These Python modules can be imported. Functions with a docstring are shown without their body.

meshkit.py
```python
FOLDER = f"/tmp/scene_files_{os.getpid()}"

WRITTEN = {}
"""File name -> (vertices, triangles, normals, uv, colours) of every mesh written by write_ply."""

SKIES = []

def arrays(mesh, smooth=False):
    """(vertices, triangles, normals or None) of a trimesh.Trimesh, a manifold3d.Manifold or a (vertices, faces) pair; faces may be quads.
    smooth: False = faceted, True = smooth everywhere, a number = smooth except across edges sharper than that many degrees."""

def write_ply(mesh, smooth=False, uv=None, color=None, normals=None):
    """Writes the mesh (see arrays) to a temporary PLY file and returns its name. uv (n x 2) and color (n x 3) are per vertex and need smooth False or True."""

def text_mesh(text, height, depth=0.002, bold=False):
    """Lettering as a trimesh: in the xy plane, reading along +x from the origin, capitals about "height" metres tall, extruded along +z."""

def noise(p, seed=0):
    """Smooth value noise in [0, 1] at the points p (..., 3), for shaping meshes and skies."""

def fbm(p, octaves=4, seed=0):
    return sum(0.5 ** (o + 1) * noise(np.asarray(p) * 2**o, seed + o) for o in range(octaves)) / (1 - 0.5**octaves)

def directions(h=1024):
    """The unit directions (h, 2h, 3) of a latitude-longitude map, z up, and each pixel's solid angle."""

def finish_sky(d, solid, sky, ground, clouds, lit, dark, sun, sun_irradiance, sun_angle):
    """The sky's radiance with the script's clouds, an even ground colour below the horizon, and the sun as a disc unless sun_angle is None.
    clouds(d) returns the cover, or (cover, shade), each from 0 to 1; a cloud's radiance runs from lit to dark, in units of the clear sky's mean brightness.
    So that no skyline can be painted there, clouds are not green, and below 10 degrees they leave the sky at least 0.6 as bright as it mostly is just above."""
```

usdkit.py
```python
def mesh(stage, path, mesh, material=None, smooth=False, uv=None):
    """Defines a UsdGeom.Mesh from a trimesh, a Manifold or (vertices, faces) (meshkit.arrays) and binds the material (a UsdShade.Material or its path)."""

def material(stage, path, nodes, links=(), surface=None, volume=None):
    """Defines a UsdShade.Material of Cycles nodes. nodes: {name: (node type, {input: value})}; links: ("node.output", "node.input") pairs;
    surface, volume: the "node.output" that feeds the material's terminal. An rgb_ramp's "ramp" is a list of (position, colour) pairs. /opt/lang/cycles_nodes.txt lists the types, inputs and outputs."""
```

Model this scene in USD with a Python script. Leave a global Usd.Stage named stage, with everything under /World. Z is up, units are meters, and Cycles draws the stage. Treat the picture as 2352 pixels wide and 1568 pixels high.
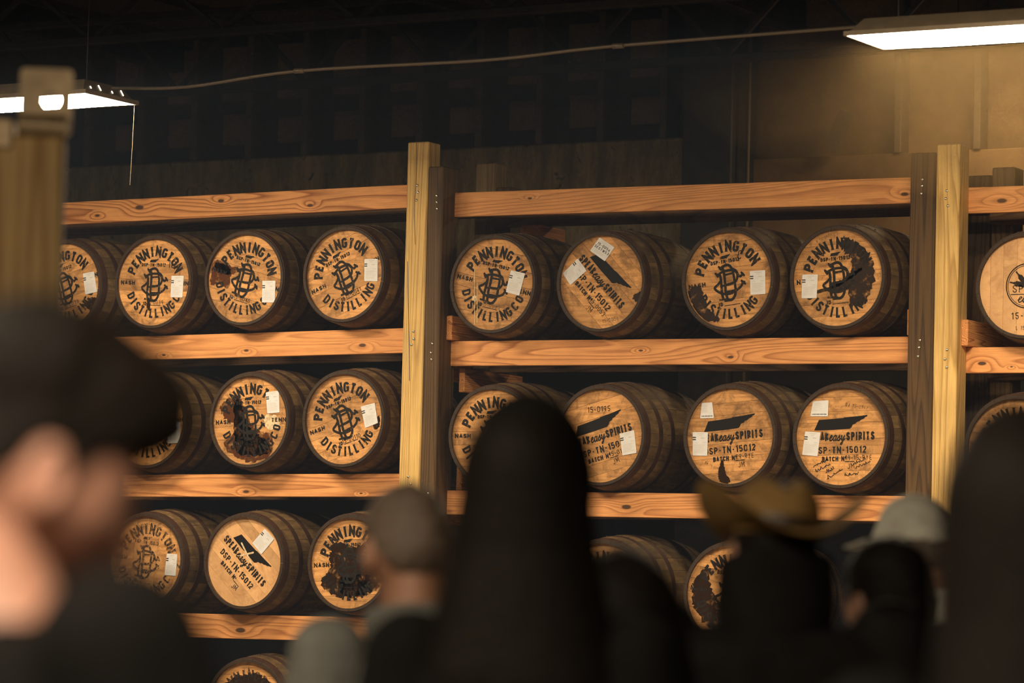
import math, random
import numpy as np
import trimesh
import manifold3d as m3
from shapely import affinity
from shapely.geometry import Polygon, LineString, MultiPolygon, box as sbox, Point
from shapely.ops import unary_union
from pxr import Usd, UsdGeom, UsdLux, UsdShade, Gf, Sdf
import usdkit, meshkit

random.seed(7)
RNG = np.random.default_rng(7)
stage = Usd.Stage.CreateInMemory()
UsdGeom.SetStageUpAxis(stage, UsdGeom.Tokens.z)
UsdGeom.SetStageMetersPerUnit(stage, 1.0)
UsdGeom.Xform.Define(stage, '/World')
stage.SetDefaultPrim(stage.GetPrimAtPath('/World'))
UsdGeom.Scope.Define(stage, '/World/Looks')

# ------------------------------------------------------------------ camera, light levels, exposure
EYE = 1.55                                   # camera height over the concrete floor
CAM = (0.0, -17.8578, EYE)
YAW, PITCH, ROLL = -0.518760, 0.074299, 0.025175
FOCAL = 8149.99 / 2352 * 36.0
def camera_axes():
    f = np.array([math.sin(YAW) * math.cos(PITCH), math.cos(YAW) * math.cos(PITCH), math.sin(PITCH)])
    r = np.cross(f, [0, 0, 1.0]); r /= np.linalg.norm(r); u = np.cross(r, f)
    c, s = math.cos(ROLL), math.sin(ROLL)
    return c * r + s * u, c * u - s * r, f
_r, _u, _f = camera_axes()
camera = UsdGeom.Camera.Define(stage, '/World/camera')
M = Gf.Matrix4d(1.0)
for i, a in enumerate((_r, _u, -_f)):
    M.SetRow(i, Gf.Vec4d(*map(float, a), 0))
M.SetRow(3, Gf.Vec4d(*CAM, 1))
camera.AddTransformOp().Set(M)
camera.CreateHorizontalApertureAttr(36.0); camera.CreateVerticalApertureAttr(24.0)
camera.CreateFocalLengthAttr(FOCAL)
camera.CreateClippingRangeAttr(Gf.Vec2f(0.05, 200))
camera.CreateFocusDistanceAttr(20.4); camera.CreateFStopAttr(3.0)
camera.CreateExposureAttr(0.0)
LAMP_COLOR = (1.0, 0.82, 0.58)
LAMP_POWER = 96.0                            # radiance of the fluorescent diffusers
AMBIENT = 0.006
SMOKE_DENSITY = 0.019
HAZE_COLOR, HAZE_DENSITY = (0.52, 0.70, 1.0), 0.0075
dome = UsdLux.DomeLight.Define(stage, '/World/dim_surroundings')
dome.CreateColorAttr(Gf.Vec3f(1.0, 0.95, 0.9)); dome.CreateIntensityAttr(AMBIENT)

# ------------------------------------------------------------------ helpers
COUNT = {}
def numbered(parent, name):
    k = (parent, name); n = COUNT.get(k, 0); COUNT[k] = n + 1
    return f'{parent}/{name}' + (f'_{n:03d}' if n else '')
def tag(prim, label=None, cat=None, group=None, kind=None):
    prim = prim.GetPrim() if hasattr(prim, 'GetPrim') else prim
    for k, v in (('label', label), ('category', cat), ('group', group), ('kind', kind)):
        if v: prim.SetCustomDataByKey(k, v)
    return prim
def thing(name, label, cat, loc=(0, 0, 0), rotz=0.0, group=None, kind=None):
    x = UsdGeom.Xform.Define(stage, numbered('/World', name))
    x.AddTranslateOp().Set(Gf.Vec3d(*map(float, loc)))
    if rotz: x.AddRotateZOp().Set(math.degrees(rotz))
    tag(x, label, cat, group, kind)
    return x
def part(parent, name, mesh, mat, smooth=False, label=None, kind=None):
    path = numbered(str(parent.GetPath()) if parent is not None else '/World', name)
    p = usdkit.mesh(stage, path, mesh, mat, smooth)
    tag(p, label, None, None, kind)
    return p
def box(x0, x1, y0, y1, z0, z1, bev=0.0):
    if bev <= 0:
        b = trimesh.creation.box([x1 - x0, y1 - y0, z1 - z0]); b.apply_translation([(x0 + x1) / 2, (y0 + y1) / 2, (z0 + z1) / 2]); return b
    c = [(x, y, z) for x in (x0, x1) for y in (y0, y1) for z in (z0, z1)]
    pts = []
    cx, cy, cz = (x0 + x1) / 2, (y0 + y1) / 2, (z0 + z1) / 2
    for x, y, z in c:
        sx, sy, sz = np.sign([x - cx, y - cy, z - cz])
        pts += [(x - sx * bev, y - sy * bev, z), (x - sx * bev, y, z - sz * bev), (x, y - sy * bev, z - sz * bev)]
    return trimesh.convex.convex_hull(np.array(pts))
def beam_between(a, b, w, h):
    """A square bar from a to b."""
    a, b = np.array(a, float), np.array(b, float); d = b - a; L = np.linalg.norm(d); d /= L
    up = np.array([0, 0, 1.0]) if abs(d[2]) < .95 else np.array([0, 1.0, 0])
    s = np.cross(d, up); s /= np.linalg.norm(s); t = np.cross(s, d)
    v = [a + i * s * w / 2 + j * t * h / 2 + k * d * L for k in (0, 1) for i in (-1, 1) for j in (-1, 1)]
    return trimesh.convex.convex_hull(np.array(v))
def tube(points, radius, n=8):
    P = np.array(points, float); rings = []
    T = np.gradient(P, axis=0); T /= np.linalg.norm(T, axis=1, keepdims=True)
    ref = np.array([0, 0, 1.0]) if abs(T[:, 2]).max() < .9 else np.array([0, 1.0, 0])
    R = np.broadcast_to(radius, len(P))
    for p, t, r in zip(P, T, R):
        s = np.cross(t, ref); s /= np.linalg.norm(s); q = np.cross(s, t)
        a = np.linspace(0, 2 * np.pi, n, endpoint=False)
        rings.append(p + r * (np.cos(a)[:, None] * s + np.sin(a)[:, None] * q))
    v = np.vstack(rings + [P[:1], P[-1:]]); f = []
    for i in range(len(P) - 1):
        for j in range(n):
            a, b = i * n + j, i * n + (j + 1) % n
            f += [(a, a + n, b), (b, a + n, b + n)]
    c0, c1 = len(v) - 2, len(v) - 1; o = (len(P) - 1) * n
    for j in range(n):
        f += [(c0, j, (j + 1) % n), (c1, o + (j + 1) % n, o + j)]
    m = trimesh.Trimesh(v, f, process=False); trimesh.repair.fix_normals(m); return m
def catmull(pts, n=6, closed=False):
    P = np.array(pts, float)
    Q = np.vstack([P[-1], P, P[:2]]) if closed else np.vstack([2 * P[0] - P[1], P, 2 * P[-1] - P[-2]])
    out = []
    for i in range(1, len(Q) - 2):
        t = np.linspace(0, 1, n, endpoint=False)[:, None]
        a, b, c, d = Q[i - 1:i + 3]
        out.append(.5 * (2 * b + (c - a) * t + (2 * a - 5 * b + 4 * c - d) * t**2 + (3 * b - a - 3 * c + d) * t**3))
    if not closed: out.append(P[-1:])
    return np.vstack(out)
def flat(poly, y):
    """A painted or printed 2-D shape (x right, z up) at depth y, facing -y."""
    vs, fs, n = [], [], 0
    for g in getattr(poly, 'geoms', [poly]):
        if g.is_empty or g.area < 1e-8: continue
        v, f = trimesh.creation.triangulate_polygon(g, engine='earcut')
        a = v[f]; s = (a[:, 1, 0] - a[:, 0, 0]) * (a[:, 2, 1] - a[:, 0, 1]) - (a[:, 1, 1] - a[:, 0, 1]) * (a[:, 2, 0] - a[:, 0, 0])
        f = np.where((s > 0)[:, None], f, f[:, ::-1])     # counter-clockwise in (x, z) faces -y
        vs.append(np.column_stack([v[:, 0], np.full(len(v), y), v[:, 1]])); fs.append(f + n); n += len(v)
    return trimesh.Trimesh(np.vstack(vs), np.vstack(fs), process=False)
def slab(poly, y0, y1):
    """An extruded 2-D shape between depths y0 (front) and y1."""
    ms = []
    for g in getattr(poly, 'geoms', [poly]):
        if g.is_empty or g.area < 1e-7: continue
        m = trimesh.creation.extrude_polygon(g, y1 - y0, engine='earcut')
        v = m.vertices; m = trimesh.Trimesh(np.column_stack([v[:, 0], y1 - v[:, 2], v[:, 1]]), m.faces, process=False)
        ms.append(m)
    return trimesh.util.concatenate(ms)

# ------------------------------------------------------------------ materials
def mat(name, nodes, links=(), surface=None, volume=None):
    return usdkit.material(stage, '/World/Looks/' + name, nodes, links, surface, volume)
def plain(name, color, rough=.6, metal=0.0, spec=.5, noise=0.0, scale=20.0, bump=0.0, sheen=0.0):
    n = {'p': ('principled_bsdf', {'base_color': color, 'roughness': rough, 'metallic': metal, 'specular_ior_level': spec, 'sheen_weight': sheen})}
    l = []
    if noise or bump:
        n['tc'] = ('texture_coordinate', {}); n['no'] = ('noise_texture', {'scale': scale, 'detail': 4.0, 'roughness': .6})
        l.append(('tc.object', 'no.vector'))
    if noise:
        d = tuple(c * (1 - noise) for c in color); u = tuple(min(1, c * (1 + noise)) for c in color)
        n['rp'] = ('rgb_ramp', {'ramp': [(.3, d), (.7, u)]}); l += [('no.fac', 'rp.fac'), ('rp.color', 'p.base_color')]
    if bump:
        n['b'] = ('bump', {'strength': bump, 'distance': .01}); l += [('no.fac', 'b.height'), ('b.normal', 'p.normal')]
    return mat(name, n, l, surface='p.BSDF')
def emitter(name, color, strength):
    return mat(name, {'e': ('emission', {'color': color, 'strength': strength})}, surface='e.emission')

def timber(name, light, dark, axis='x', knots=(), seed=0, ring=5.5, along=.55, across=6.0, knot_color=(.10, .045, .02), contrast=1.0, rough=.65):
    """Sawn softwood: rings are contour lines of a field stretched along the board, bent round each knot (along, across, size)."""
    S = {'x': (along, across, across), 'z': (across, across, along), 'y': (across, along, across)}[axis]
    n = {'tc': ('texture_coordinate', {}),
         'mp': ('mapping', {'scale': S, 'location': (seed * 3.17, seed * 1.31, seed * 2.23)}),
         'n1': ('noise_texture', {'scale': 1.0, 'detail': 1.0, 'roughness': .35}),
         'f0': ('math', {'math_type': 'multiply', 'value2': ring * 2.5}),
         'sx': ('separate_xyz', {}),
         'p': ('principled_bsdf', {'roughness': rough, 'specular_ior_level': .3})}
    l = [('tc.object', 'mp.vector'), ('mp.vector', 'n1.vector'), ('n1.fac', 'f0.value1'), ('tc.object', 'sx.vector')]
    c1, c2 = {'x': ('sx.x', 'sx.z'), 'z': ('sx.z', 'sx.x'), 'y': ('sx.y', 'sx.z')}[axis]
    n['lin'] = ('math', {'math_type': 'multiply_add', 'value2': ring * 3.0}); l += [(c2, 'lin.value1'), ('f0.value', 'lin.value3')]
    field, core = 'lin.value', None
    for i, (ka, kc, ks) in enumerate(knots):
        a, b, d, g, k, s = (f'{t}{i}' for t in ('ka', 'kb', 'kd', 'kg', 'kk', 'ks'))
        n[a] = ('math', {'math_type': 'subtract', 'value2': ka}); n[b] = ('math', {'math_type': 'subtract', 'value2': kc})
        n[a + 's'] = ('math', {'math_type': 'multiply', 'value2': .42})
        n[d] = ('combine_xyz', {}); n[g] = ('vector_math', {'math_type': 'length'})
        n[k] = ('map_range', {'range_type': 'smoothstep', 'from_min': ks * .35, 'from_max': ks * 4.2, 'to_min': 1.0, 'to_max': 0.0, 'clamp': True})
        n[s] = ('math', {'math_type': 'multiply_add', 'value2': 1.7})
        n[k + 'c'] = ('map_range', {'range_type': 'smoothstep', 'from_min': ks * .55, 'from_max': ks * .95, 'to_min': 1.0, 'to_max': 0.0, 'clamp': True})
        l += [(c1, a + '.value1'), (a + '.value', a + 's.value1'), (c2, b + '.value1'), (a + 's.value', d + '.x'), (b + '.value', d + '.y'), (d + '.vector', g + '.vector1'),
              (g + '.value', k + '.value'), (k + '.result', s + '.value1'), (field, s + '.value3'), (g + '.value', k + 'c.value')]
        field = s + '.value'
        if core is None: core = k + 'c.result'
        else:
            n['mx' + k] = ('math', {'math_type': 'maximum'}); l += [(core, 'mx' + k + '.value1'), (k + 'c.result', 'mx' + k + '.value2')]; core = 'mx' + k + '.value'
    n['fr'] = ('math', {'math_type': 'fraction'}); l.append((field, 'fr.value1'))
    mid = tuple(a + (b - a) * .35 * contrast for a, b in zip(light, dark)); end = tuple(a + (b - a) * contrast for a, b in zip(light, dark))
    n['rp'] = ('rgb_ramp', {'ramp': [(0, light), (.38, light), (.62, mid), (.88, end), (.96, mid), (1.0, light)]}); l.append(('fr.value', 'rp.fac'))
    F = tuple(s * 40 if s > 1 else 6.0 for s in S)
    n['mf'] = ('mapping', {'scale': F}); n['n2'] = ('noise_texture', {'scale': 1.0, 'detail': 2.0})
    n['r2'] = ('rgb_ramp', {'ramp': [(.3, (.78, .78, .78)), (.7, (1.1, 1.1, 1.1))]})
    n['m2'] = ('mix', {'mix_type': 'multiply', 'fac': 1.0}); n['n3'] = ('noise_texture', {'scale': 3.0, 'detail': 3.0})
    n['r3'] = ('rgb_ramp', {'ramp': [(.3, (.84, .84, .84)), (.7, (1.06, 1.06, 1.06))]}); n['m3'] = ('mix', {'mix_type': 'multiply', 'fac': 1.0})
    l += [('tc.object', 'mf.vector'), ('mf.vector', 'n2.vector'), ('n2.fac', 'r2.fac'), ('rp.color', 'm2.color1'), ('r2.color', 'm2.color2'),
          ('tc.object', 'n3.vector'), ('n3.fac', 'r3.fac'), ('m2.color', 'm3.color1'), ('r3.color', 'm3.color2')]
    out = 'm3.color'
    if core:
        n['m4'] = ('mix', {'color2': knot_color}); l += [(core, 'm4.fac'), (out, 'm4.color1')]; out = 'm4.color'
    n['b'] = ('bump', {'strength': .25, 'distance': .002})
    l += [(out, 'p.base_color'), ('n2.fac', 'b.height'), ('b.normal', 'p.normal')]
    return mat(name, n, l, surface='p.BSDF')

PINE_L, PINE_D = (.83, .370, .125), (.38, .125, .035)
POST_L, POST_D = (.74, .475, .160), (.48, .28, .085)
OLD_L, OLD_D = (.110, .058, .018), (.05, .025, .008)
MAT = {}
MAT['post'] = timber('post_timber', POST_L, POST_D, 'z', [(.9, .03, .016)], 3, 6, .35, 7)
MAT['post_b'] = timber('post_timber_knotty', POST_L, POST_D, 'z', [(2.75, -.02, .02), (3.2, .03, .01), (2.42, .0, .014)], 5, 6, .35, 7)
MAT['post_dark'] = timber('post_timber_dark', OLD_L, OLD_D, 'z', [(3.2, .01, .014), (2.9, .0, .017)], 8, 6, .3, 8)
MAT['beam'] = timber('beam_timber', PINE_L, PINE_D, 'y', [], 4, 8, .5, 14)
MAT['rear'] = timber('rear_rail_timber_shaded', (.20, .105, .042), (.10, .045, .018), 'x', [], 9)  # darker copy of the rail timber, shade put into the colour
MAT['rear_post'] = timber('rear_post_timber_shaded', (.24, .155, .065), (.15, .09, .035), 'z', [(4.12, .0, .02)], 15, 6, .35, 7)  # post timber darkened likewise for the shaded rear side
MAT['concrete'] = plain('floor_concrete', (.20, .17, .14), .8, noise=.3, scale=2.5, bump=.2)
MAT['steel_dark'] = plain('dark_steel', (.045, .038, .032), .6, .3, noise=.3, scale=8)
MAT['deck'] = plain('roof_deck_metal', (.10, .085, .07), .6, .2)
MAT['conduit'] = plain('conduit_metal', (.13, .095, .06), .5, .5)
MAT['fixture'] = plain('fixture_sheet_metal', (.20, .15, .09), .45, .3, noise=.12, scale=14)
MAT['hoop'] = plain('rusty_hoop_steel', (.050, .021, .010), .62, .2, noise=.4, scale=16, bump=.15)
MAT['bolt'] = plain('bolt_steel', (.75, .68, .52), .28, 1.0)
MAT['paper'] = plain('label_paper', (.70, .68, .66), .6, noise=.05, scale=30)
MAT['print'] = plain('label_print', (.03, .025, .025), .5)
MAT['print_pale'] = plain('label_fine_print', (.56, .50, .44), .6)
MAT['lamp'] = emitter('lamp_diffuser', LAMP_COLOR, LAMP_POWER)
MAT['lamp_left'] = emitter('lamp_diffuser_left', LAMP_COLOR, LAMP_POWER * .70)
MAT['lamp_dim'] = emitter('added_lamp_diffuser', (1.0, .70, .36), 22.0)  # for the added rear lamp, not a lamp in view
MAT['slot'] = emitter('vent_glow', LAMP_COLOR, 6.0)

def barrel_wood(name, ramp, axis_scale, rough=.7, end=None, grime_color=(.10, .06, .03), bump=.2, vary=.25):
    n = {'tc': ('texture_coordinate', {}), 'oi': ('object_info', {}), 'mp': ('mapping', {'scale': axis_scale}),
         'ad': ('vector_math', {'math_type': 'add'}), 'sc': ('combine_xyz', {}), 'mu': ('math', {'math_type': 'multiply', 'value2': 17.0}),
         'n1': ('noise_texture', {'scale': 1.0, 'detail': 4.0, 'roughness': .6}), 'rp': ('rgb_ramp', {'ramp': ramp}),
         'n2': ('noise_texture', {'scale': 8.0, 'detail': 5.0, 'roughness': .76, 'distortion': .6}), 'gr': ('map_range', {'from_min': .47, 'from_max': .65, 'to_min': 0.0, 'to_max': .82, 'clamp': True}),
         'mg': ('mix', {'color2': grime_color}), 'va': ('map_range', {'from_min': 0.0, 'from_max': 1.0, 'to_min': 1 - vary, 'to_max': 1 + vary * .6}),
         'vv': ('combine_xyz', {}), 'mv': ('mix', {'mix_type': 'multiply', 'fac': 1.0}),
         'b': ('bump', {'strength': bump, 'distance': .003}), 'p': ('principled_bsdf', {'roughness': rough, 'specular_ior_level': .35})}
    l = [('oi.random', 'mu.value1'), ('mu.value', 'sc.x'), ('mu.value', 'sc.z'), ('tc.object', 'ad.vector1'), ('sc.vector', 'ad.vector2'), ('ad.vector', 'mp.vector'), ('mp.vector', 'n1.vector'),
         ('n1.fac', 'rp.fac'), ('ad.vector', 'n2.vector'), ('n2.fac', 'gr.value'), ('gr.result', 'mg.fac'), ('rp.color', 'mg.color1'),
         ('oi.random', 'va.value'), ('va.result', 'vv.x'), ('va.result', 'vv.y'), ('va.result', 'vv.z'), ('mg.color', 'mv.color1'), ('vv.vector', 'mv.color2'),
         ('mv.color', 'p.base_color'), ('n1.fac', 'b.height'), ('b.normal', 'p.normal')]
    if end:                                   # end grain of the staves, blackened where the barrel was handled and charred
        n |= {'sx': ('separate_xyz', {}), 'me': ('map_range', {'from_min': -.020, 'from_max': -.002, 'to_min': .95, 'to_max': 0.0, 'clamp': True}), 'mm': ('mix', {'color2': end})}
        l.remove(('mv.color', 'p.base_color')); l += [('tc.object', 'sx.vector'), ('sx.y', 'me.value'), ('me.result', 'mm.fac'), ('mv.color', 'mm.color1'), ('mm.color', 'p.base_color')]
    return mat(name, n, l, surface='p.BSDF')
HEAD_RAMP = [(.30, (.36, .165, .048)), (.48, (.60, .290, .092)), (.70, (.76, .395, .138))]
MAT['head_x'] = barrel_wood('barrel_head_oak', HEAD_RAMP, (5, 30, 55), grime_color=(.19, .090, .028))
MAT['head_clean'] = barrel_wood('barrel_head_new_oak', [(.3, (.58, .31, .125)), (.7, (.72, .42, .19))], (8, 30, 8), grime_color=(.45, .23, .09), vary=.3)
MAT['stave'] = barrel_wood('barrel_stave_oak', [(.3, (.085, .050, .018)), (.55, (.165, .098, .036)), (.75, (.25, .152, .056))], (30, 4, 30), grime_color=(.06, .035, .018), vary=.3, end=(.035, .019, .009))
MAT['chime'] = MAT['stave']

def ink(name, color, cover=.35, scale=60.0, soft=.12, rough=.6):
    """Paint that has worn through in spots: opaque but for small noisy gaps."""
    return mat(name, {'tc': ('texture_coordinate', {}), 'no': ('noise_texture', {'scale': scale, 'detail': 4.0, 'roughness': .65}),
                      'mr': ('map_range', {'from_min': cover - soft, 'from_max': cover + soft, 'clamp': True}),
                      't': ('transparent_bsdf', {}), 'p': ('principled_bsdf', {'base_color': color, 'roughness': rough, 'specular_ior_level': .12}), 'm': ('mix_closure', {})},
               [('tc.object', 'no.vector'), ('no.fac', 'mr.value'), ('mr.result', 'm.fac'), ('t.BSDF', 'm.closure1'), ('p.BSDF', 'm.closure2')], surface='m.closure')
MAT['ink'] = ink('stencil_ink', (.018, .015, .012), .36, 45, .10)
MAT['ink_faint'] = ink('worn_stencil_ink', (.030, .022, .015), .47, 55, .14)
MAT['state'] = ink('state_ink', (.012, .010, .009), .22, 30, .08)
MAT['marker'] = ink('marker_ink', (.022, .016, .012), .33, 70, .1)
MAT['marker_faint'] = ink('faint_marker_ink', (.05, .033, .02), .48, 70, .12)
MAT['stain'] = ink('whiskey_stain', (.024, .011, .005), .38, 14, .10, .35)
MAT['stain_red'] = ink('reddish_stain', (.085, .028, .010), .42, 16, .12, .35)
MAT['chalk'] = ink('pale_chalk', (.72, .55, .33), .40, 40, .12)
MAT['stubble'] = ink('beard_stubble', (.05, .035, .025), .46, 220, .1)

# ------------------------------------------------------------------ the building
Z = EYE
def setting(name, mesh, m, smooth=False):
    p = part(None, name, mesh, m, smooth); tag(p, kind='structure'); return p
def shell(name):
    x = UsdGeom.Xform.Define(stage, numbered('/World', name)); tag(x, kind='structure'); return x
MAT['band'] = mat('peeling_concrete', {'tc': ('texture_coordinate', {}), 'm1': ('mapping', {'scale': (5, 5, 1.2)}), 'n1': ('noise_texture', {'scale': 1.3, 'detail': 6.0, 'roughness': .7}),
     'r1': ('rgb_ramp', {'ramp': [(.30, (.10, .075, .040)), (.5, (.26, .195, .10)), (.68, (.42, .32, .17))]}),
     'v': ('noise_texture', {'scale': 7.0, 'detail': 6.0, 'roughness': .75, 'distortion': 1.5}), 'cr': ('map_range', {'from_min': .60, 'from_max': .66, 'clamp': True}), 'mx': ('mix', {'color2': (.045, .035, .02)}),
     'b': ('bump', {'strength': .5, 'distance': .01}), 'p': ('principled_bsdf', {'roughness': .8})},
    [('tc.object', 'm1.vector'), ('m1.vector', 'n1.vector'), ('n1.fac', 'r1.fac'), ('tc.object', 'v.vector'), ('v.fac', 'cr.value'), ('cr.result', 'mx.fac'), ('r1.color', 'mx.color1'),
     ('mx.color', 'p.base_color'), ('n1.fac', 'b.height'), ('b.normal', 'p.normal')], surface='p.BSDF')
MAT['wall_dark'] = plain('wall_shade_dark', (.022, .019, .016), .9, noise=.3, scale=3)  # dark tone stands in for the shade behind the racks
MAT['sheath'] = plain('wall_sheathing', (.055, .043, .03), .8, noise=.35, scale=3)
MAT['sheath_tan'] = plain('wall_sheathing_tan', (.20, .125, .055), .8, noise=.4, scale=1.8)
MAT['stud'] = plain('wall_stud_wood', (.11, .08, .045), .7, noise=.2, scale=6)
MAT['board_dim'] = plain('wall_board_dim', (.17, .115, .065), .85, noise=.25, scale=3)
MAT['plaster'] = plain('wall_brown', (.19, .115, .05), .85, noise=.35, scale=1.6)

setting('floor', box(-22, 8, -22, 4.6, -.2, 0), MAT['concrete'])
WY = 4.0
wall = shell('wall_back')
part(wall, 'concrete_base', box(-22, -10.98, WY, WY + .25, Z + 2.45, Z + 3.28, .012), MAT['band'], label='rough peeling concrete ledge')
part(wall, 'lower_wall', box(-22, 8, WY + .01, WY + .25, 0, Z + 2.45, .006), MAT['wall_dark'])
part(wall, 'wall_panel', box(-22, -10.98, WY + .2, WY + .26, Z + 3.28, Z + 4.25), MAT['sheath'])
for i in range(13):
    x = -16.30 + .497 * i
    if x > -11.0: break
    part(wall, 'stud', box(x, x + .055, WY - .02, WY + .2, Z + 3.28, Z + 4.2, .004), MAT['stud'])
for i in range(12):                                     # pale sheathing boards between the studs
    x = -16.30 + .497 * i
    if x > -11.4: break
    part(wall, 'wall_board', box(x + .20, x + .485, WY + .12, WY + .2, Z + 3.40, Z + 3.60 + .02 * (i % 3), .004), MAT['board_dim'])
    part(wall, 'wall_board', box(x + .18, x + .49, WY + .12, WY + .2, Z + 3.74, Z + 4.15, .004), MAT['board_dim'])
part(wall, 'steel_column', box(-10.98, -10.60, WY - .35, WY + .05, 0, Z + 4.2, .01), MAT['steel_dark'])
part(wall, 'pipe', tube([(-10.50, WY - .3, 0), (-10.50, WY - .3, Z + 2.0), (-10.50, WY - .3, Z + 4.2)], .014, 10), MAT['conduit'], True)
part(wall, 'wall_panel', box(-10.98, 8, WY + .0, WY + .26, Z + 2.45, Z + 3.1, .006), MAT['plaster'])
part(wall, 'wall_panel', box(-10.98, 8, WY + .12, WY + .26, Z + 3.1, Z + 4.25), MAT['sheath_tan'])
for x in (-9.55, -8.98, -8.40, -7.83, -7.25, -6.68, -6.10):
    part(wall, 'stud', box(x, x + .05, WY - .02, WY + .12, Z + 3.1, Z + 4.2, .004), MAT['stud'])
part(wall, 'wall_brace', beam_between((-9.98, WY - .10, Z + 3.12), (-9.86, WY - .10, Z + 3.38), .05, .10), MAT['stud'])
ceiling = shell('ceiling')
part(ceiling, 'roof_deck', box(-22, 8, -22, 4.6, Z + 4.25, Z + 4.3), MAT['deck'])
for i in range(26):
    x = -20 + .9 * i
    part(ceiling, 'deck_rib', box(x, x + .07, -3, 4.2, Z + 4.19, Z + 4.25), MAT['deck'])
for i, x in enumerate((-15.6, -13.0, -10.4, -7.8, -5.2)):
    part(ceiling, 'purlin', box(x, x + .12, -14, 4.2, Z + 3.98, Z + 4.20, .01), MAT['steel_dark'])
for k, (ty, zt, zb) in enumerate(((1.9, 4.0, 3.42), (.9, 4.05, 3.62))):
    truss = thing('roof_truss', ['dark open web steel joist nearest the back wall, below the roof', 'dark open web steel joist under the roof above the rear of the rack'][k], 'roof truss', (0, ty, 0), group=None)
    part(truss, 'chord', box(-18, -5, -.035, .035, Z + zt - .05, Z + zt, .004), MAT['steel_dark'])
    part(truss, 'chord', box(-18, -5, -.035, .035, Z + zb, Z + zb + .05, .004), MAT['steel_dark'])
    for i in range(24):
        a = -17.6 + .52 * i
        z0, z1 = (zb + .03, zt - .03) if i % 2 else (zt - .03, zb + .03)
        part(truss, 'web_bar', beam_between((a, 0, Z + z0), (a + .52, 0, Z + z1), .028, .028), MAT['steel_dark'])

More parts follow.
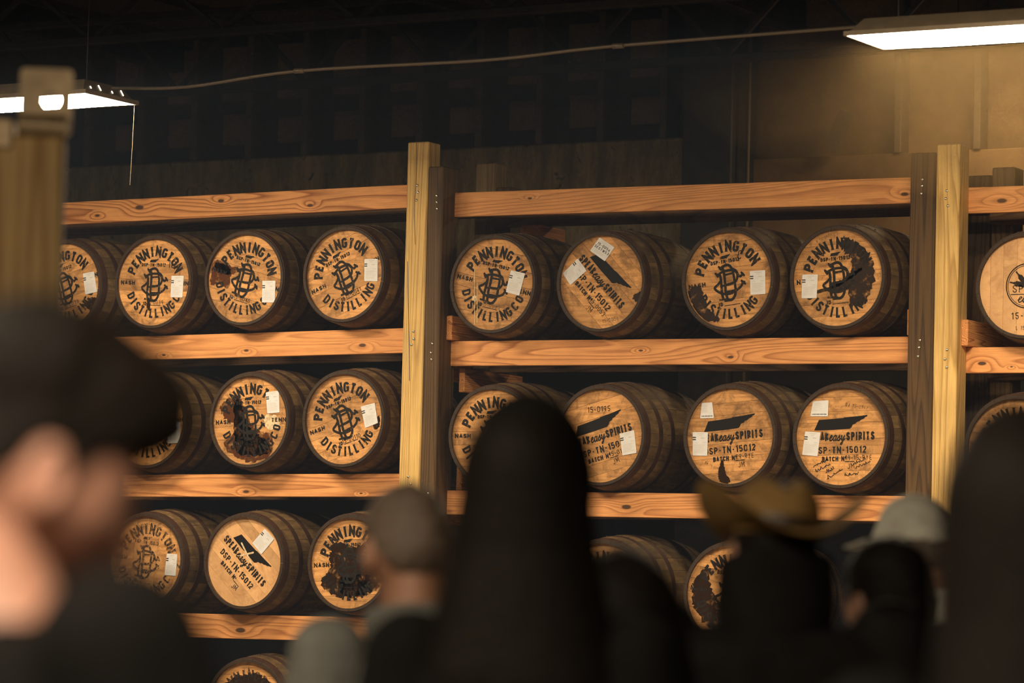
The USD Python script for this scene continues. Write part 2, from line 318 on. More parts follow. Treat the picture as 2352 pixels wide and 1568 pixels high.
# ------------------------------------------------------------------ barrel racks
def add_bolts(post, xs, y, zs):
    for x, z in zip(xs, zs):
        s = m3.Manifold.sphere(.0085, 14).scale((1, .75, 1)).translate((x, y, z))
        part(post, 'bolt', s, MAT['bolt'], True)
def mk_rack(label, side_posts, rails, beams, knots, seed, cracks=()):
    """side_posts: (x0, x1, y front, y back, top, material key); rails: (z left, z right, height)."""
    t = thing('barrel_rack', label, 'barrel rack')
    xl, xr = side_posts[0][1], side_posts[1][0]
    for k, (x0, x1, yf, yb, top, key, lift) in enumerate(side_posts):
        for rear in (0, 1):
            a, b = (yf, yb) if not rear else (.66, .66 + min(.14, yb - yf))
            m = box(x0, x1, a, b, -(lift if 0 else 0), Z + top - (.03 if rear else 0), .006)
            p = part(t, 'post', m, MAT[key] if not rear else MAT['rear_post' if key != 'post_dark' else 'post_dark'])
            if not rear:
                rr = random.Random(seed * 10 + k)
                for zl, zr, h in rails:
                    z = Z + (zl if k == 0 else zr) - h / 2
                    jx = (x0 + x1) / 2 + rr.uniform(-.008, .008)
                    add_bolts(p, [jx + rr.uniform(-.010, .010) for _ in range(3)], a - .001, [z + .042 + rr.uniform(-.006, .006), z + rr.uniform(-.006, .006), z - .042 + rr.uniform(-.006, .006)])
    for i, (zl, zr, h) in enumerate(rails):
        for rear in (0, 1):
            y0, y1 = (.0, .038) if not rear else (.622, .66)
            L0, L1 = (xl - .002, xr + .002) if not rear and side_posts[0][3] > .03 else (side_posts[0][0] + .005, side_posts[1][1] - .005)
            if not rear and side_posts[1][3] <= .03: L1 = side_posts[1][1] - .004
            if not rear and side_posts[0][3] <= .03: L0 = side_posts[0][0] + .004
            v = box(L0, L1, y0, y1, -h, 0, .003)
            v.vertices[:, 2] += Z + (.0045 if rear else 0) + zl + (zr - zl) * (v.vertices[:, 0] - xl) / (xr - xl)
            zc = Z + (zl + zr) / 2 - h / 2
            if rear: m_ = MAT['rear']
            else:
                ks = [(a, zc + b, c) for a, b, c in knots[i]]
                m_ = timber(f'rail_timber_{seed}_{i}', PINE_L, PINE_D, 'x', ks, seed * 5 + i, [7, 4.5, 5.5, 5, 5][i], [.42, .6, .45, .5, .5][i], [5, 8, 6.5, 6, 6][i], contrast=[1.0, .55, .8, .75, .8][i] if seed == 1 else [.6, .8, .75, .8, .8][i])
            part(t, 'rear_rail' if rear else 'rail', v, m_)
    for x0, x1, y0, y1, z0, z1 in beams:
        part(t, 'cross_beam', box(x0, x1, y0, y1, Z + z0, Z + z1, .004), MAT['beam'])
    if cracks:
        for q in cracks: part(t, 'crack', flat(LineString(catmull(q, 6)).buffer(.0016), -.1412), MAT['print'])
    return t
H6 = .139
RAIL = {'A': [(2.452, 2.476, H6), (1.592, 1.622, .147), (.741, .761, .137), (-.100, -.090, .146), (-.965, -.955, H6)],
        'B': [(2.415, 2.396, .143), (1.539, 1.520, .146), (.663, .649, .140), (-.215, -.225, H6), (-1.09, -1.10, H6)],
        'C': [(2.327, 2.310, .141), (1.456, 1.440, .140), (.585, .570, H6), (-.28, -.29, H6), (-1.15, -1.16, H6)]}
mk_rack('left hand timber barrel rack whose pale right post stands tallest', [(-13.98, -13.84, -.14, -.002, 2.55, 'post', 0), (-10.856, -10.712, -.14, -.002, 2.706, 'post_b', 0)], RAIL['A'],
        [(-10.894, -10.856, -.07, .80, 1.335, 1.473), (-10.894, -10.856, -.05, .80, .474, .612), (-13.84, -13.80, -.06, .80, 1.60, 1.74)],
        [[(-12.88, .01, .018), (-12.27, .03, .013), (-11.62, -.02, .012), (-13.2, -.03, .01)], [(-12.05, -.03, .010), (-11.22, -.01, .014), (-12.66, -.05, .008)],
         [(-12.02, -.035, .012), (-11.2, -.04, .006)], [(-12.03, -.02, .020)], []], 1, [[(-10.795, Z + 2.70), (-10.790, Z + 2.5), (-10.797, Z + 2.3), (-10.785, Z + 2.1)], [(-10.835, Z + 2.0), (-10.825, Z + 1.8), (-10.805, Z + 1.45), (-10.80, Z + 1.3)]])
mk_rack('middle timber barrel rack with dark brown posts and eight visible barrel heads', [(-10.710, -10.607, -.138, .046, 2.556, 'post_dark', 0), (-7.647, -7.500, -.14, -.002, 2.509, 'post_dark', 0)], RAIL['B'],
        [(-10.607, -10.569, -.06, .80, 1.542, 1.684), (-7.687, -7.648, -.06, .80, 1.522, 1.664), (-10.607, -10.569, .10, .80, 1.245, 1.385), (-10.607, -10.569, .10, .80, .668, .808), (-10.44, -10.30, .50, .80, 2.19, 2.27)],
        [[(-10.10, .03, .008), (-7.74, -.03, .013)], [(-8.78, -.035, .010), (-9.35, .01, .008)], [(-9.42, -.01, .017), (-8.55, .0, .012)], [], []], 2)
mk_rack('right hand timber barrel rack cut off by the edge of the picture', [(-7.496, -7.360, -.14, -.002, 2.550, 'post', 0), (-4.40, -4.26, -.14, -.002, 2.52, 'post', 0)], RAIL['C'],
        [(-7.360, -7.322, -.08, .80, 1.458, 1.600), (-7.360, -7.322, -.05, .80, .59, .73)],
        [[(-7.17, .0, .016)], [(-7.27, -.01, .014), (-7.1, -.03, .005)], [], [], []], 3)
# blocks lying on the rear of the rack tops
for nm, lab, bx in (('timber_offcut', 'short timber offcut lying on top behind the right hand posts', (-7.10, -6.90, .50, .64, Z + 2.335, Z + 2.47)),
                    ('timber_offcut', 'upper timber offcut stacked behind the right hand posts', (-7.02, -6.85, .52, .62, Z + 2.472, Z + 2.56))):
    p = part(None, nm, box(*bx, .004), MAT['beam']); tag(p, lab, 'timber offcut')

# ------------------------------------------------------------------ lettering: a condensed stencil face drawn as strokes
def arcpts(cx, cy, rx, ry, a0, a1, n=9):
    t = np.radians(np.linspace(a0, a1, n)); return [(cx + rx * math.cos(a), cy + ry * math.sin(a)) for a in t]
def oval(w, n=16): return arcpts(w / 2, .5, w / 2, .5, 90, 450, n)
def glyph(c):
    w = .40
    r = w / 2
    top = lambda a0, a1: arcpts(r, 1 - r, r, r, a0, a1, 7)
    bot = lambda a0, a1: arcpts(r, r, r, r, a0, a1, 7)
    G = {'P': (w, [[(0, 0), (0, 1), (w * .5, 1)] + arcpts(w * .5, .74, w * .5, .26, 90, -90, 8) + [(0, .48)]]),
         'E': (w * .85, [[(w * .85, 1), (0, 1), (0, 0), (w * .85, 0)], [(0, .52), (w * .7, .52)]]),
         'F': (w * .85, [[(w * .85, 1), (0, 1), (0, 0)], [(0, .52), (w * .7, .52)]]),
         'N': (w * 1.1, [[(0, 0), (0, 1), (w * 1.1, 0), (w * 1.1, 1)]]), 'I': (.0, [[(0, 0), (0, 1)]]),
         'G': (w, [top(10, 180) + bot(180, 360) + [(w, .46), (w * .55, .46)]]),
         'C': (w, [top(0, 180) + bot(180, 360)]),
         'T': (w * 1.05, [[(0, 1), (w * 1.05, 1)], [(w * .525, 0), (w * .525, 1)]]),
         'O': (w, [top(0, 180) + bot(180, 360) + [(w, 1 - r)]]), '0': (w, [top(0, 180) + bot(180, 360) + [(w, 1 - r)]]),
         'D': (w, [[(0, 0), (0, 1), (w * .4, 1)] + arcpts(w * .4, .75, w * .6, .25, 90, 0, 5) + arcpts(w * .4, .25, w * .6, .25, 0, -90, 5) + [(0, 0)]]),
         'S': (w, [arcpts(r, .76, r, .24, 10, 200, 8) + [(r * .5, .58), (r * 1.5, .42)] + arcpts(r, .24, r, .24, 20, -190, 8)]),
         'L': (w * .8, [[(0, 1), (0, 0), (w * .8, 0)]]), 'H': (w, [[(0, 0), (0, 1)], [(w, 0), (w, 1)], [(0, .5), (w, .5)]]),
         'A': (w * 1.05, [[(0, 0), (w * .525, 1), (w * 1.05, 0)], [(w * .18, .3), (w * .87, .3)]]),
         'B': (w, [[(0, 0), (0, 1), (w * .5, 1)] + arcpts(w * .5, .76, w * .45, .24, 90, -90, 6) + [(0, .52), (w * .5, .52)] + arcpts(w * .5, .26, w * .5, .26, 90, -90, 6) + [(0, 0)]]),
         'K': (w, [[(0, 0), (0, 1)], [(w, 1), (0, .42)], [(w * .3, .58), (w, 0)]]),
         'R': (w, [[(0, 0), (0, 1), (w * .5, 1)] + arcpts(w * .5, .75, w * .5, .25, 90, -90, 8) + [(0, .5)], [(w * .45, .5), (w, 0)]]),
         'M': (w * 1.4, [[(0, 0), (0, 1), (w * .7, .3), (w * 1.4, 1), (w * 1.4, 0)]]), 'V': (w, [[(0, 1), (w / 2, 0), (w, 1)]]),
         'W': (w * 1.5, [[(0, 1), (w * .37, 0), (w * .75, .8), (w * 1.12, 0), (w * 1.5, 1)]]),
         'Y': (w, [[(0, 1), (w / 2, .48), (w, 1)], [(w / 2, .48), (w / 2, 0)]]), 'J': (w, [[(w, 1), (w, .2), (w * .6, 0), (w * .2, .03), (0, .2)]]),
         'X': (w, [[(0, 0), (w, 1)], [(0, 1), (w, 0)]]),
         '1': (w * .45, [[(0, .82), (w * .45, 1), (w * .45, 0)]]), '2': (w, [arcpts(r, .76, r, .24, 170, -20, 7) + [(0, 0), (w, 0)]]),
         '3': (w, [arcpts(r, .76, r, .24, 150, -90, 7) + arcpts(r, .26, r, .26, 90, -150, 7)]), '4': (w, [[(w * .75, 0), (w * .75, 1), (0, .3), (w, .3)]]),
         '5': (w, [[(w, 1), (0, 1), (0, .58)] + arcpts(r, .30, r, .30, 120, -160, 9)]), '6': (w, [[(w * .8, 1), (w * .1, .5)] + arcpts(r, .26, r, .26, 150, 510, 10)]),
         '7': (w, [[(0, 1), (w, 1), (w * .3, 0)]]), '8': (w, [arcpts(r, .76, r * .9, .24, 0, 360, 10), arcpts(r, .26, r, .26, 0, 360, 10)]), '9': (w, [arcpts(r, .72, r, .27, 0, 360, 10) + [(w * .7, 0)]]),
         '-': (w * .55, [[(0, .46), (w * .55, .46)]]), '.': (.0, [[(0, 0), (0, .08)]]), '#': (w, [[(.1, 0), (.2, 1)], [(.25, 0), (.35, 1)], [(0, .33), (w, .33)], [(0, .66), (w, .66)]]),
         "'": (w * .4, [arcpts(w * .2, .82, w * .2, .14, 0, 360, 8)]), ' ': (.22, [])}
    return G[c]
def word(text, size, stroke=.15, gap=.26, serif=0.0, slant=0.0, jitter=0.0, rng=None, widen=1.0):
    """List of (shape at its own origin, x, width) letters, capitals size high."""
    out, x = [], 0.0
    for c in text:
        w, strokes = glyph(c); shapes = []
        for s in strokes:
            s = [(px * widen, py * (1 - stroke) + stroke / 2) if c not in '-.' else (px * widen, py) for px, py in s]
            if jitter: s = [(px + rng.uniform(-jitter, jitter), py + rng.uniform(-jitter, jitter)) for px, py in s]
            shapes.append(LineString(s).buffer(stroke / 2, cap_style=2 if not jitter else 1, join_style=2 if not jitter else 1, mitre_limit=2, quad_segs=3))
            for (ax, ay), (bx, by) in ((s[0], s[1]), (s[-1], s[-2])):
                if not jitter and abs(ax - bx) < 1e-6: shapes.append(sbox(ax - stroke / 2, min(ay, ay + math.copysign(stroke / 2, ay - by)), ax + stroke / 2, max(ay, ay + math.copysign(stroke / 2, ay - by))))
                if serif and abs(ax - bx) < 1e-6:
                    yy = ay + math.copysign(stroke / 2, ay - by); shapes.append(sbox(ax - stroke / 2 - serif, yy - .035 if yy > .5 else yy - .0, ax + stroke / 2 + serif, yy if yy > .5 else yy + .035))
        if shapes:
            g = unary_union(shapes)
            if slant: g = affinity.skew(g, xs=slant, origin=(0, 0))
            out.append((affinity.scale(g, size, size, origin=(0, 0)), x * size, w * widen * size))
        x += w * widen + stroke + gap
    return out, (x - gap) * size
def line_text(text, cx, y, size, rot=0.0, align='c', **k):
    L, W = word(text, size, **k); off = cx - W / 2 if align == 'c' else cx
    return [affinity.translate(g, off + x, y) for g, x, w in L]
def arc_text(text, r, a0, a1, size, bottom=False, **k):
    """Letters on a circle; angles in degrees from the top (or from the bottom), clockwise (counter-clockwise) as read."""
    out, n = [], len(text)
    for i, c in enumerate(text):
        if c == ' ': continue
        a = a0 + (a1 - a0) * i / max(1, n - 1)
        (g, x, w), = word(c, size, **k)[0]
        g = affinity.translate(g, -w / 2, -size / 2)
        th = math.radians(a)
        if bottom: out.append(affinity.translate(affinity.rotate(g, a, origin=(0, 0)), r * math.sin(th), -r * math.cos(th)))
        else: out.append(affinity.translate(affinity.rotate(g, -a, origin=(0, 0)), r * math.sin(th), r * math.cos(th)))
    return out
def squiggle(x0, y0, w, size, rng, rot=0):
    n = int(w / size * 3.2) + 4
    pts = [(x0 + w * i / n + rng.uniform(-.2, .2) * size, y0 + (rng.uniform(.05, .9 if rng.random() < .4 else .5) if i % 2 else rng.uniform(-.15, .1)) * size) for i in range(n)]
    g = LineString(catmull(pts, 4)).buffer(size * .075, quad_segs=2)
    return affinity.rotate(g, rot, origin=(x0, y0))

SCRIPT = {'e': (.52, [(.0, .25), (.22, .34), (.36, .46), (.30, .58), (.16, .55), (.08, .32), (.14, .06), (.30, .02), (.46, .14), (.54, .28)]),
          'a': (.62, [(.44, .50), (.26, .58), (.08, .40), (.06, .16), (.18, .02), (.34, .14), (.46, .52), (.42, .22), (.46, .04), (.56, .06), (.66, .24)]),
          's': (.50, [(.0, .20), (.20, .42), (.28, .62), (.32, .40), (.38, .18), (.28, .02), (.10, .06), (.34, .04), (.50, .22)]),
          'y': (.62, [(.04, .50), (.10, .56), (.12, .28), (.20, .06), (.34, .14), (.48, .54), (.42, .10), (.34, -.30), (.20, -.42), (.12, -.30), (.34, -.08), (.66, .20)])}
def script(text, x, y, size, stroke=.12):
    out = []
    for c in text:
        w, pts = SCRIPT[c]
        g = LineString(catmull(pts, 5)).buffer(stroke / 2, quad_segs=2)
        out.append(affinity.translate(affinity.scale(affinity.skew(g, xs=14, origin=(0, 0)), size, size, origin=(0, 0)), x, y)); x += w * size
    return out, x
STATE = Polygon([(.0, .06), (.03, .28), (.09, .76), (.30, .79), (.55, .84), (.56, .88), (.80, .93), (1.0, 1.0), (.985, .90), (.95, .86), (.93, .76), (.88, .70), (.85, .60), (.80, .56), (.775, .44), (.72, .38), (.70, .22), (.665, .10), (.35, .06)])
def state_shape(cx, cy, w, h, simple=False):
    g = affinity.translate(affinity.scale(STATE, w, h, origin=(0, 0)), cx - w / 2, cy - h / 2)
    return g
def monogram(R):
    def s(pts, w): return LineString(catmull(pts, 6)).buffer(w / 2, cap_style=1, quad_segs=3)
    st = [s([(-.72, .52), (-.56, .46), (-.52, .1), (-.54, -.4), (-.50, -.80)], .15), s([(-.70, -.84), (-.36, -.86)], .10), s([(-.82, .60), (-.70, .42)], .12),
          s([(-.52, .86), (-.34, .78), (-.28, .3), (-.30, -.4), (-.22, -.90)], .15), s([(-.38, -.95), (-.06, -.95)], .10), s([(-.58, .93), (-.46, .76)], .11),
          s([(-.45, .86), (-.10, .97), (.14, .86), (.28, .50), (.32, .0), (.33, -.50), (.22, -.80), (.02, -.94), (-.20, -.90)], .14),
          s([(-.70, .50), (-.35, .64), (.05, .66), (.36, .60), (.52, .40), (.50, .16), (.34, -.02), (.05, -.08), (-.28, -.10)], .13),
          s([(-.26, .44), (.28, .48)], .10), s([(-.50, -.14), (-.24, -.10)], .10), s([(-.28, -.48), (.30, -.46)], .10),
          s([(.88, .34), (.72, .24), (.60, .32), (.46, .58), (.26, .70)], .13), s([(.80, .42), (.94, .26)], .12),
          s([(-.50, .20), (-.74, -.02), (-.96, -.16), (-.84, -.34), (-.50, -.54), (.0, -.60), (.42, -.46), (.70, -.30), (.82, -.12), (.92, -.10)], .13), s([(.76, -.02), (.96, -.20)], .12)]
    return affinity.scale(unary_union(st).buffer(.004), .37 * R, .39 * R, origin=(0, 0))

# ------------------------------------------------------------------ barrels
R = .2667                                     # radius of the head inside the chime
RC, RB, Y0, Y1 = .2865, .328, -.025, .885     # chime and bilge radius, front and rear end (head face at y = 0)
def r_out(y):
    t = (np.asarray(y) - Y0) / (Y1 - Y0)
    return RC + (RB - RC) * (1 - (2 * t - 1) ** 2)
NST = 26
def stave_mesh(k, rng):
    a0, a1 = 2 * math.pi * k / NST, 2 * math.pi * (k + 1) / NST
    g = .0022; A = np.linspace(a0 + g, a1 - g, 4)
    ys = np.concatenate([[Y0, Y0 + .004], np.linspace(Y0 + .05, Y1 - .05, 9), [Y1 - .004, Y1]])
    v = []
    lift = rng.uniform(-.0008, .0008)
    for i, y in enumerate(ys):
        e = .003 if i in (0, len(ys) - 1) else 0.0
        ro, ri = r_out(y) - e + lift, r_out(y) - .0198
        v += [(ro * math.sin(a), y, ro * math.cos(a)) for a in A] + [(ri * math.sin(a), y, ri * math.cos(a)) for a in A[::-1]]
    f = []
    for i in range(len(ys) - 1):
        for j in range(8):
            a, b = i * 8 + j, i * 8 + (j + 1) % 8
            f += [(a, b, a + 8), (b, b + 8, a + 8)]
    for s in (0, (len(ys) - 1) * 8):
        for j in range(3): f += [(s + j, s + 7 - j, s + j + 1), (s + j + 1, s + 7 - j, s + 6 - j)] if not s else [(s + j, s + j + 1, s + 7 - j), (s + j + 1, s + 6 - j, s + 7 - j)]
    m = trimesh.Trimesh(np.array(v), np.array(f), process=False)
    if m.volume < 0: m.invert()
    return m
_rs = np.random.default_rng(3)
STAVES = [stave_mesh(k, _rs) for k in range(NST)]
def hoop_mesh(ya, yb):
    n, v, f = 56, [], []
    for i in range(n):
        a = 2 * math.pi * i / n; s, c = math.sin(a), math.cos(a)
        for y, d in ((ya, -.004), (ya, .0024), ((ya + yb) / 2, .0034), (yb, .0024), (yb, -.004)):
            r = float(r_out(y)) + d; v.append((r * s, y, r * c))
    for i in range(n):
        for j in range(5):
            a, b, c, d = i * 5 + j, i * 5 + (j + 1) % 5, ((i + 1) % n) * 5 + j, ((i + 1) % n) * 5 + (j + 1) % 5
            f += [(a, b, c), (b, d, c)]
    m = trimesh.Trimesh(np.array(v), np.array(f), process=False)
    if m.volume < 0: m.invert()
    return m
HOOPY = [(-.016, .030), (.112, .150), (.238, .278), (.582, .622), (.710, .748), (.830, .876)]
HOOPS = [hoop_mesh(*h) for h in HOOPY]
def rivet_mesh(y, a):
    r = float(r_out(y)) + .003
    s = m3.Manifold.sphere(.0055, 8).scale((1, 1, .7)).rotate((0, math.degrees(a), 0)).translate((r * math.sin(a), y, r * math.cos(a)))
    return s
disc = Point(0, 0).buffer(R + .010, quad_segs=20)
REAR = slab(Point(0, 0).buffer(R + .008, quad_segs=12), .845, .862)
def head_boards(rot, seed, n=7):
    rng = random.Random(seed)
    w = [rng.uniform(.8, 1.25) for _ in range(n)]; t = sum(w); y = -R - .01; out = []
    for k in range(n):
        h = w[k] / t * (2 * R + .02)
        strip = sbox(-.4, y + .0006, .4, y + h - .0006); y += h
        g = affinity.rotate(strip, rot, origin=(0, 0)).intersection(disc).simplify(.0008)
        if not g.is_empty and g.area > 1e-4: out.append(slab(g, rng.uniform(0, .0012), .018))
    return out
def blotch(pts, seed, amp=.008):
    """An irregular stain outline through the given points."""
    rng = random.Random(seed); c = catmull(pts, 10, True)
    return Polygon([(x + rng.uniform(-amp, amp), y + rng.uniform(-amp, amp)) for x, y in c]).buffer(0).intersection(Point(0, 0).buffer(R - .002, quad_segs=20))

LBL = {'A1': [(.129, .075), (.215, .086), (.243, -.042), (.154, -.057)], 'A2': [(.124, .038), (.215, .036), (.21, -.097), (.121, -.094)],
       'A3': [(.121, -.015), (.216, -.017), (.216, -.149), (.123, -.146)], 'A4': [(.131, .09), (.224, .089), (.227, -.045), (.134, -.041)],
       'B1': [(.109, .079), (.204, .059), (.168, -.07), (.079, -.046)], 'B2': [(-.163, .141), (-.104, .069), (-.207, -.012), (-.259, .057)],
       'B2b': [(-.024, .258), (.074, .198), (.013, .12), (-.085, .183)], 'B3': [(.127, .046), (.221, .05), (.226, -.084), (.133, -.087)],
       'B4': [(-.22, .023), (-.126, .022), (-.131, -.109), (-.223, -.109)], 'D1': [(.101, .168), (.196, .178), (.205, .047), (.117, .041)],
       'D2': [(.108, .074), (.205, .096), (.231, -.023), (.144, -.053)], 'E2': [(.115, .011), (.207, .031), (.226, -.098), (.136, -.113)],
       'E3': [(-.239, .023), (-.144, .022), (-.144, -.11), (-.236, -.109)], 'E3b': [(-.186, .186), (-.121, .189), (-.108, .101), (-.194, .099)],
       'E4': [(-.22, .028), (-.128, .022), (-.143, -.109), (-.236, -.101)], 'E4b': [(-.176, .194), (-.083, .199), (-.085, .11), (-.191, .111)],
       'F1': [(.15, .043), (.228, .039), (.22, -.092), (.137, -.089)], 'F2': [(.133, .199), (.203, .138), (.115, .045), (.047, .111)],
       'D0': [(.142, -.002), (.236, -.002), (.232, -.128), (.145, -.132)]}
def paper_label(b, q, kind):
    q = np.array(q)
    def at(u, v): return tuple((q[0] * (1 - u) + q[1] * u) * (1 - v) + (q[3] * (1 - u) + q[2] * u) * v)
    def rect(u0, v0, u1, v1): return Polygon([at(u0, v0), at(u1, v0), at(u1, v1), at(u0, v1)])
    p = part(b, 'paper_label', slab(Polygon(q).buffer(-.004).buffer(.004, quad_segs=3), -.0026, -.0018), MAT['paper'], label='small white printed paper label' if kind != 's' else 'square white paper label')
    ux, vx = np.array(at(1, 0)) - np.array(at(0, 0)), np.array(at(0, 1)) - np.array(at(0, 0))
    def put(shapes): return [affinity.affine_transform(g, [ux[0], vx[0] * -1, ux[1], vx[1] * -1, q[0][0] + vx[0], q[0][1] + vx[1]]) for g in shapes]
    if kind == 'r':
        part(p, 'label_bar', flat(rect(.0, .205, .22, .255), -.0028), MAT['print']); part(p, 'label_bar', flat(rect(.0, .295, .22, .345), -.0028), MAT['print'])
        rr = random.Random(int(abs(q[0][0]) * 9999))
        fine = [rect(.1, v, .1 + rr.uniform(.55, .78), v + .012) for v in np.linspace(.52, .86, 9)] + [rect(.30, .06, .75, .085), rect(.40, .13, .62, .145), rect(.14, .44, .34, .455), rect(.66, .43, .9, .45), rect(.55, .235, .78, .275)]
        part(p, 'fine_print', flat(MultiPolygon(fine), -.0028), MAT['print_pale'], kind='stuff')
    elif kind == 's':
        part(p, 'number_print', flat(MultiPolygon([rect(.08 + .07 * i, .83, .08 + .07 * i + (.05 if i % 3 else .035), .90) for i in range(12)]), -.0028), MAT['print'], kind='stuff')
        part(p, 'fine_print', flat(MultiPolygon([rect(.1, v, .1 + .5 * (1 if i % 2 else .8), v + .014) for i, v in enumerate(np.linspace(.15, .62, 8))]), -.0028), MAT['print_pale'], kind='stuff')
    else:
        part(p, 'number_print', flat(unary_union(put(line_text('15-0056', .52, .58, .17, stroke=.17, gap=.2))), -.0028), MAT['print'])
        part(p, 'number_print', flat(unary_union(put(line_text('SESTW53', .52, .36, .17, stroke=.17, gap=.2))), -.0028), MAT['print'])
        part(p, 'fine_print', flat(MultiPolygon([rect(.2, v, .75, v + .015) for v in (.1, .16, .72, .78, .84)]), -.0028), MAT['print_pale'], kind='stuff')
def turn(shapes, rot): return affinity.rotate(unary_union(shapes), rot, origin=(0, 0))
def print_part(b, name, shapes, rot, key, y=-.0012):
    g = turn(shapes, rot).intersection(Point(0, 0).buffer(R - .001, quad_segs=24))
    if g.is_empty: return
    part(b, name, flat(g.simplify(.0004), y), MAT[key], kind='stuff' if 'ing' in name else None)
def stencil_pen(b, rot, ident='', key='ink', faint_id=False, seed=0, tenn=True, co=True):
    rng = random.Random(seed)
    print_part(b, 'arc_lettering', arc_text('PENNINGTON', .715 * R, -68, 62, .232 * R, stroke=.235, serif=.04), rot, key)
    print_part(b, 'lower_lettering', arc_text('DISTILLING', .715 * R, -64, 45, .215 * R, bottom=True, stroke=.21, serif=.05) + (arc_text('CO', .715 * R, 60, 75, .205 * R, bottom=True, stroke=.215) if co else []), rot, key)
    side = line_text('NASH', -.745 * R, -.06 * R, .095 * R, stroke=.27, gap=.2, widen=1.5)
    if tenn: side += line_text('TENN', .755 * R, -.06 * R, .095 * R, stroke=.27, gap=.2, widen=1.5)
    print_part(b, 'side_lettering', side, rot, key)
    print_part(b, 'state_silhouette', [state_shape(-.05 * R, .50 * R, .25 * R, .085 * R)], rot, key)
    print_part(b, 'code_lettering', line_text('DSP-TN-15012', -.05 * R, .365 * R, .080 * R, stroke=.25, gap=.14, widen=.95) + line_text('ID', -.24 * R, -.53 * R, .085 * R, stroke=.24, gap=.2) + [sbox(-.17 * R, -.535 * R, .20 * R, -.522 * R)], rot, key)
    print_part(b, 'monogram', [affinity.translate(monogram(R), .0, -.055 * R)], rot, key)
    if ident: print_part(b, 'handwriting', line_text(ident, .04 * R, -.505 * R, .095 * R, stroke=.10, gap=.24, jitter=.035, rng=rng, widen=1.1), rot, 'marker_faint' if faint_id else 'marker')
def stencil_speak(b, rot, batch='', key='ink', seed=0):
    rng = random.Random(seed)
    print_part(b, 'state_silhouette', [state_shape(-.02 * R, .275 * R, 1.20 * R, .30 * R)], rot, 'state')
    s1 = line_text('SPEAK', -.76 * R, -.085 * R, .172 * R, align='l', stroke=.25, gap=.13, widen=.85)
    end = max(g.bounds[2] for g in s1)
    sc, xe = script('easy', end + .01 * R, -.085 * R, .19 * R, .15)
    s2 = line_text('SPIRITS', xe + .07 * R, -.085 * R, .172 * R, align='l', stroke=.25, gap=.17, widen=.85)
    k = 1.49 * R / (max(g.bounds[2] for g in s2) + .76 * R)
    t = affinity.scale(unary_union(s1 + sc + s2), k, 1, origin=(-.76 * R, 0))
    print_part(b, 'title_lettering', [t], rot, key)
    print_part(b, 'code_lettering', line_text('DSP-TN-15012', -.03 * R, -.345 * R, .142 * R, stroke=.19, gap=.18), rot, key)
    print_part(b, 'batch_lettering', line_text("BATCH N'", -.16 * R, -.505 * R, .098 * R, stroke=.23, gap=.13) + [sbox(.07 * R, -.525 * R, .28 * R, -.510 * R)], rot, key)
    hand = line_text(batch, .08 * R, -.49 * R, .10 * R, align='l', stroke=.10, gap=.26, jitter=.04, rng=rng, widen=1.05) if batch else []
    hand += [affinity.rotate(g, 8, origin=(.2 * R, -.6 * R)) for g in line_text('JM', .2 * R, -.66 * R, .11 * R, stroke=.09, gap=.24, jitter=.05, rng=rng)]
    print_part(b, 'handwriting', hand, rot, 'marker')
def new_barrel(label, x, zrail, seed, board_rot=0.0, clean=False, plainback=False, name='barrel', cat='barrel', y=-.12):
    b = thing(name, label, cat, (x, y, zrail + .3175 + Z))
    rng = random.Random(seed); spin = rng.uniform(0, 360 / NST)
    for k in range(NST):
        m = STAVES[k].copy(); m.apply_transform(trimesh.transformations.rotation_matrix(math.radians(spin), [0, 1, 0])); part(b, 'stave', m, MAT['stave'], 40)
    for i, h in enumerate(HOOPS):
        p = part(b, 'hoop', h, MAT['hoop'], 40)
        if i < 3:
            for s in (-.012, .012):
                part(p, 'rivet', rivet_mesh(sum(HOOPY[i]) / 2 + s * .6, rng.uniform(-.2, .6) + s), MAT['hoop'], True)
    for m in head_boards(board_rot, seed): part(b, 'head_board', m, MAT['head_clean' if clean else 'head_x'])
    part(b, 'rear_head', REAR, MAT['head_x'])
    return b
def rail_z(bay, level, x):
    xl, xr = {'A': (-13.84, -10.856), 'B': (-10.607, -7.647), 'C': (-7.36, -4.4)}[bay]
    zl, zr, _ = RAIL[bay][level]; return zl + (zr - zl) * (x - xl) / (xr - xl)
B = {}
def put(bk, bay, level, x, rot, label, style, board=None, **k):
    clean = k.pop('clean', False); seed = sum(map(ord, bk)) * 7 + 1
    b = B[bk] = new_barrel(label, x, rail_z(bay, level, x), seed, rot if board is None else board, clean)
    if style == 'pen': stencil_pen(b, rot, seed=seed, **k)
    elif style == 'speak': stencil_speak(b, rot, seed=seed, **k)
    for s in ('', 'b'):
        if bk + s in LBL: paper_label(b, LBL[bk + s], 'r' if not s else 'n' if bk == 'B2' else 's')
    return b
def stain(key, pts, m='stain', seed=1, amp=.008): part(B[key], 'stain', flat(blotch(pts, seed, amp), -.0009), MAT[m], label='dark whiskey stain')

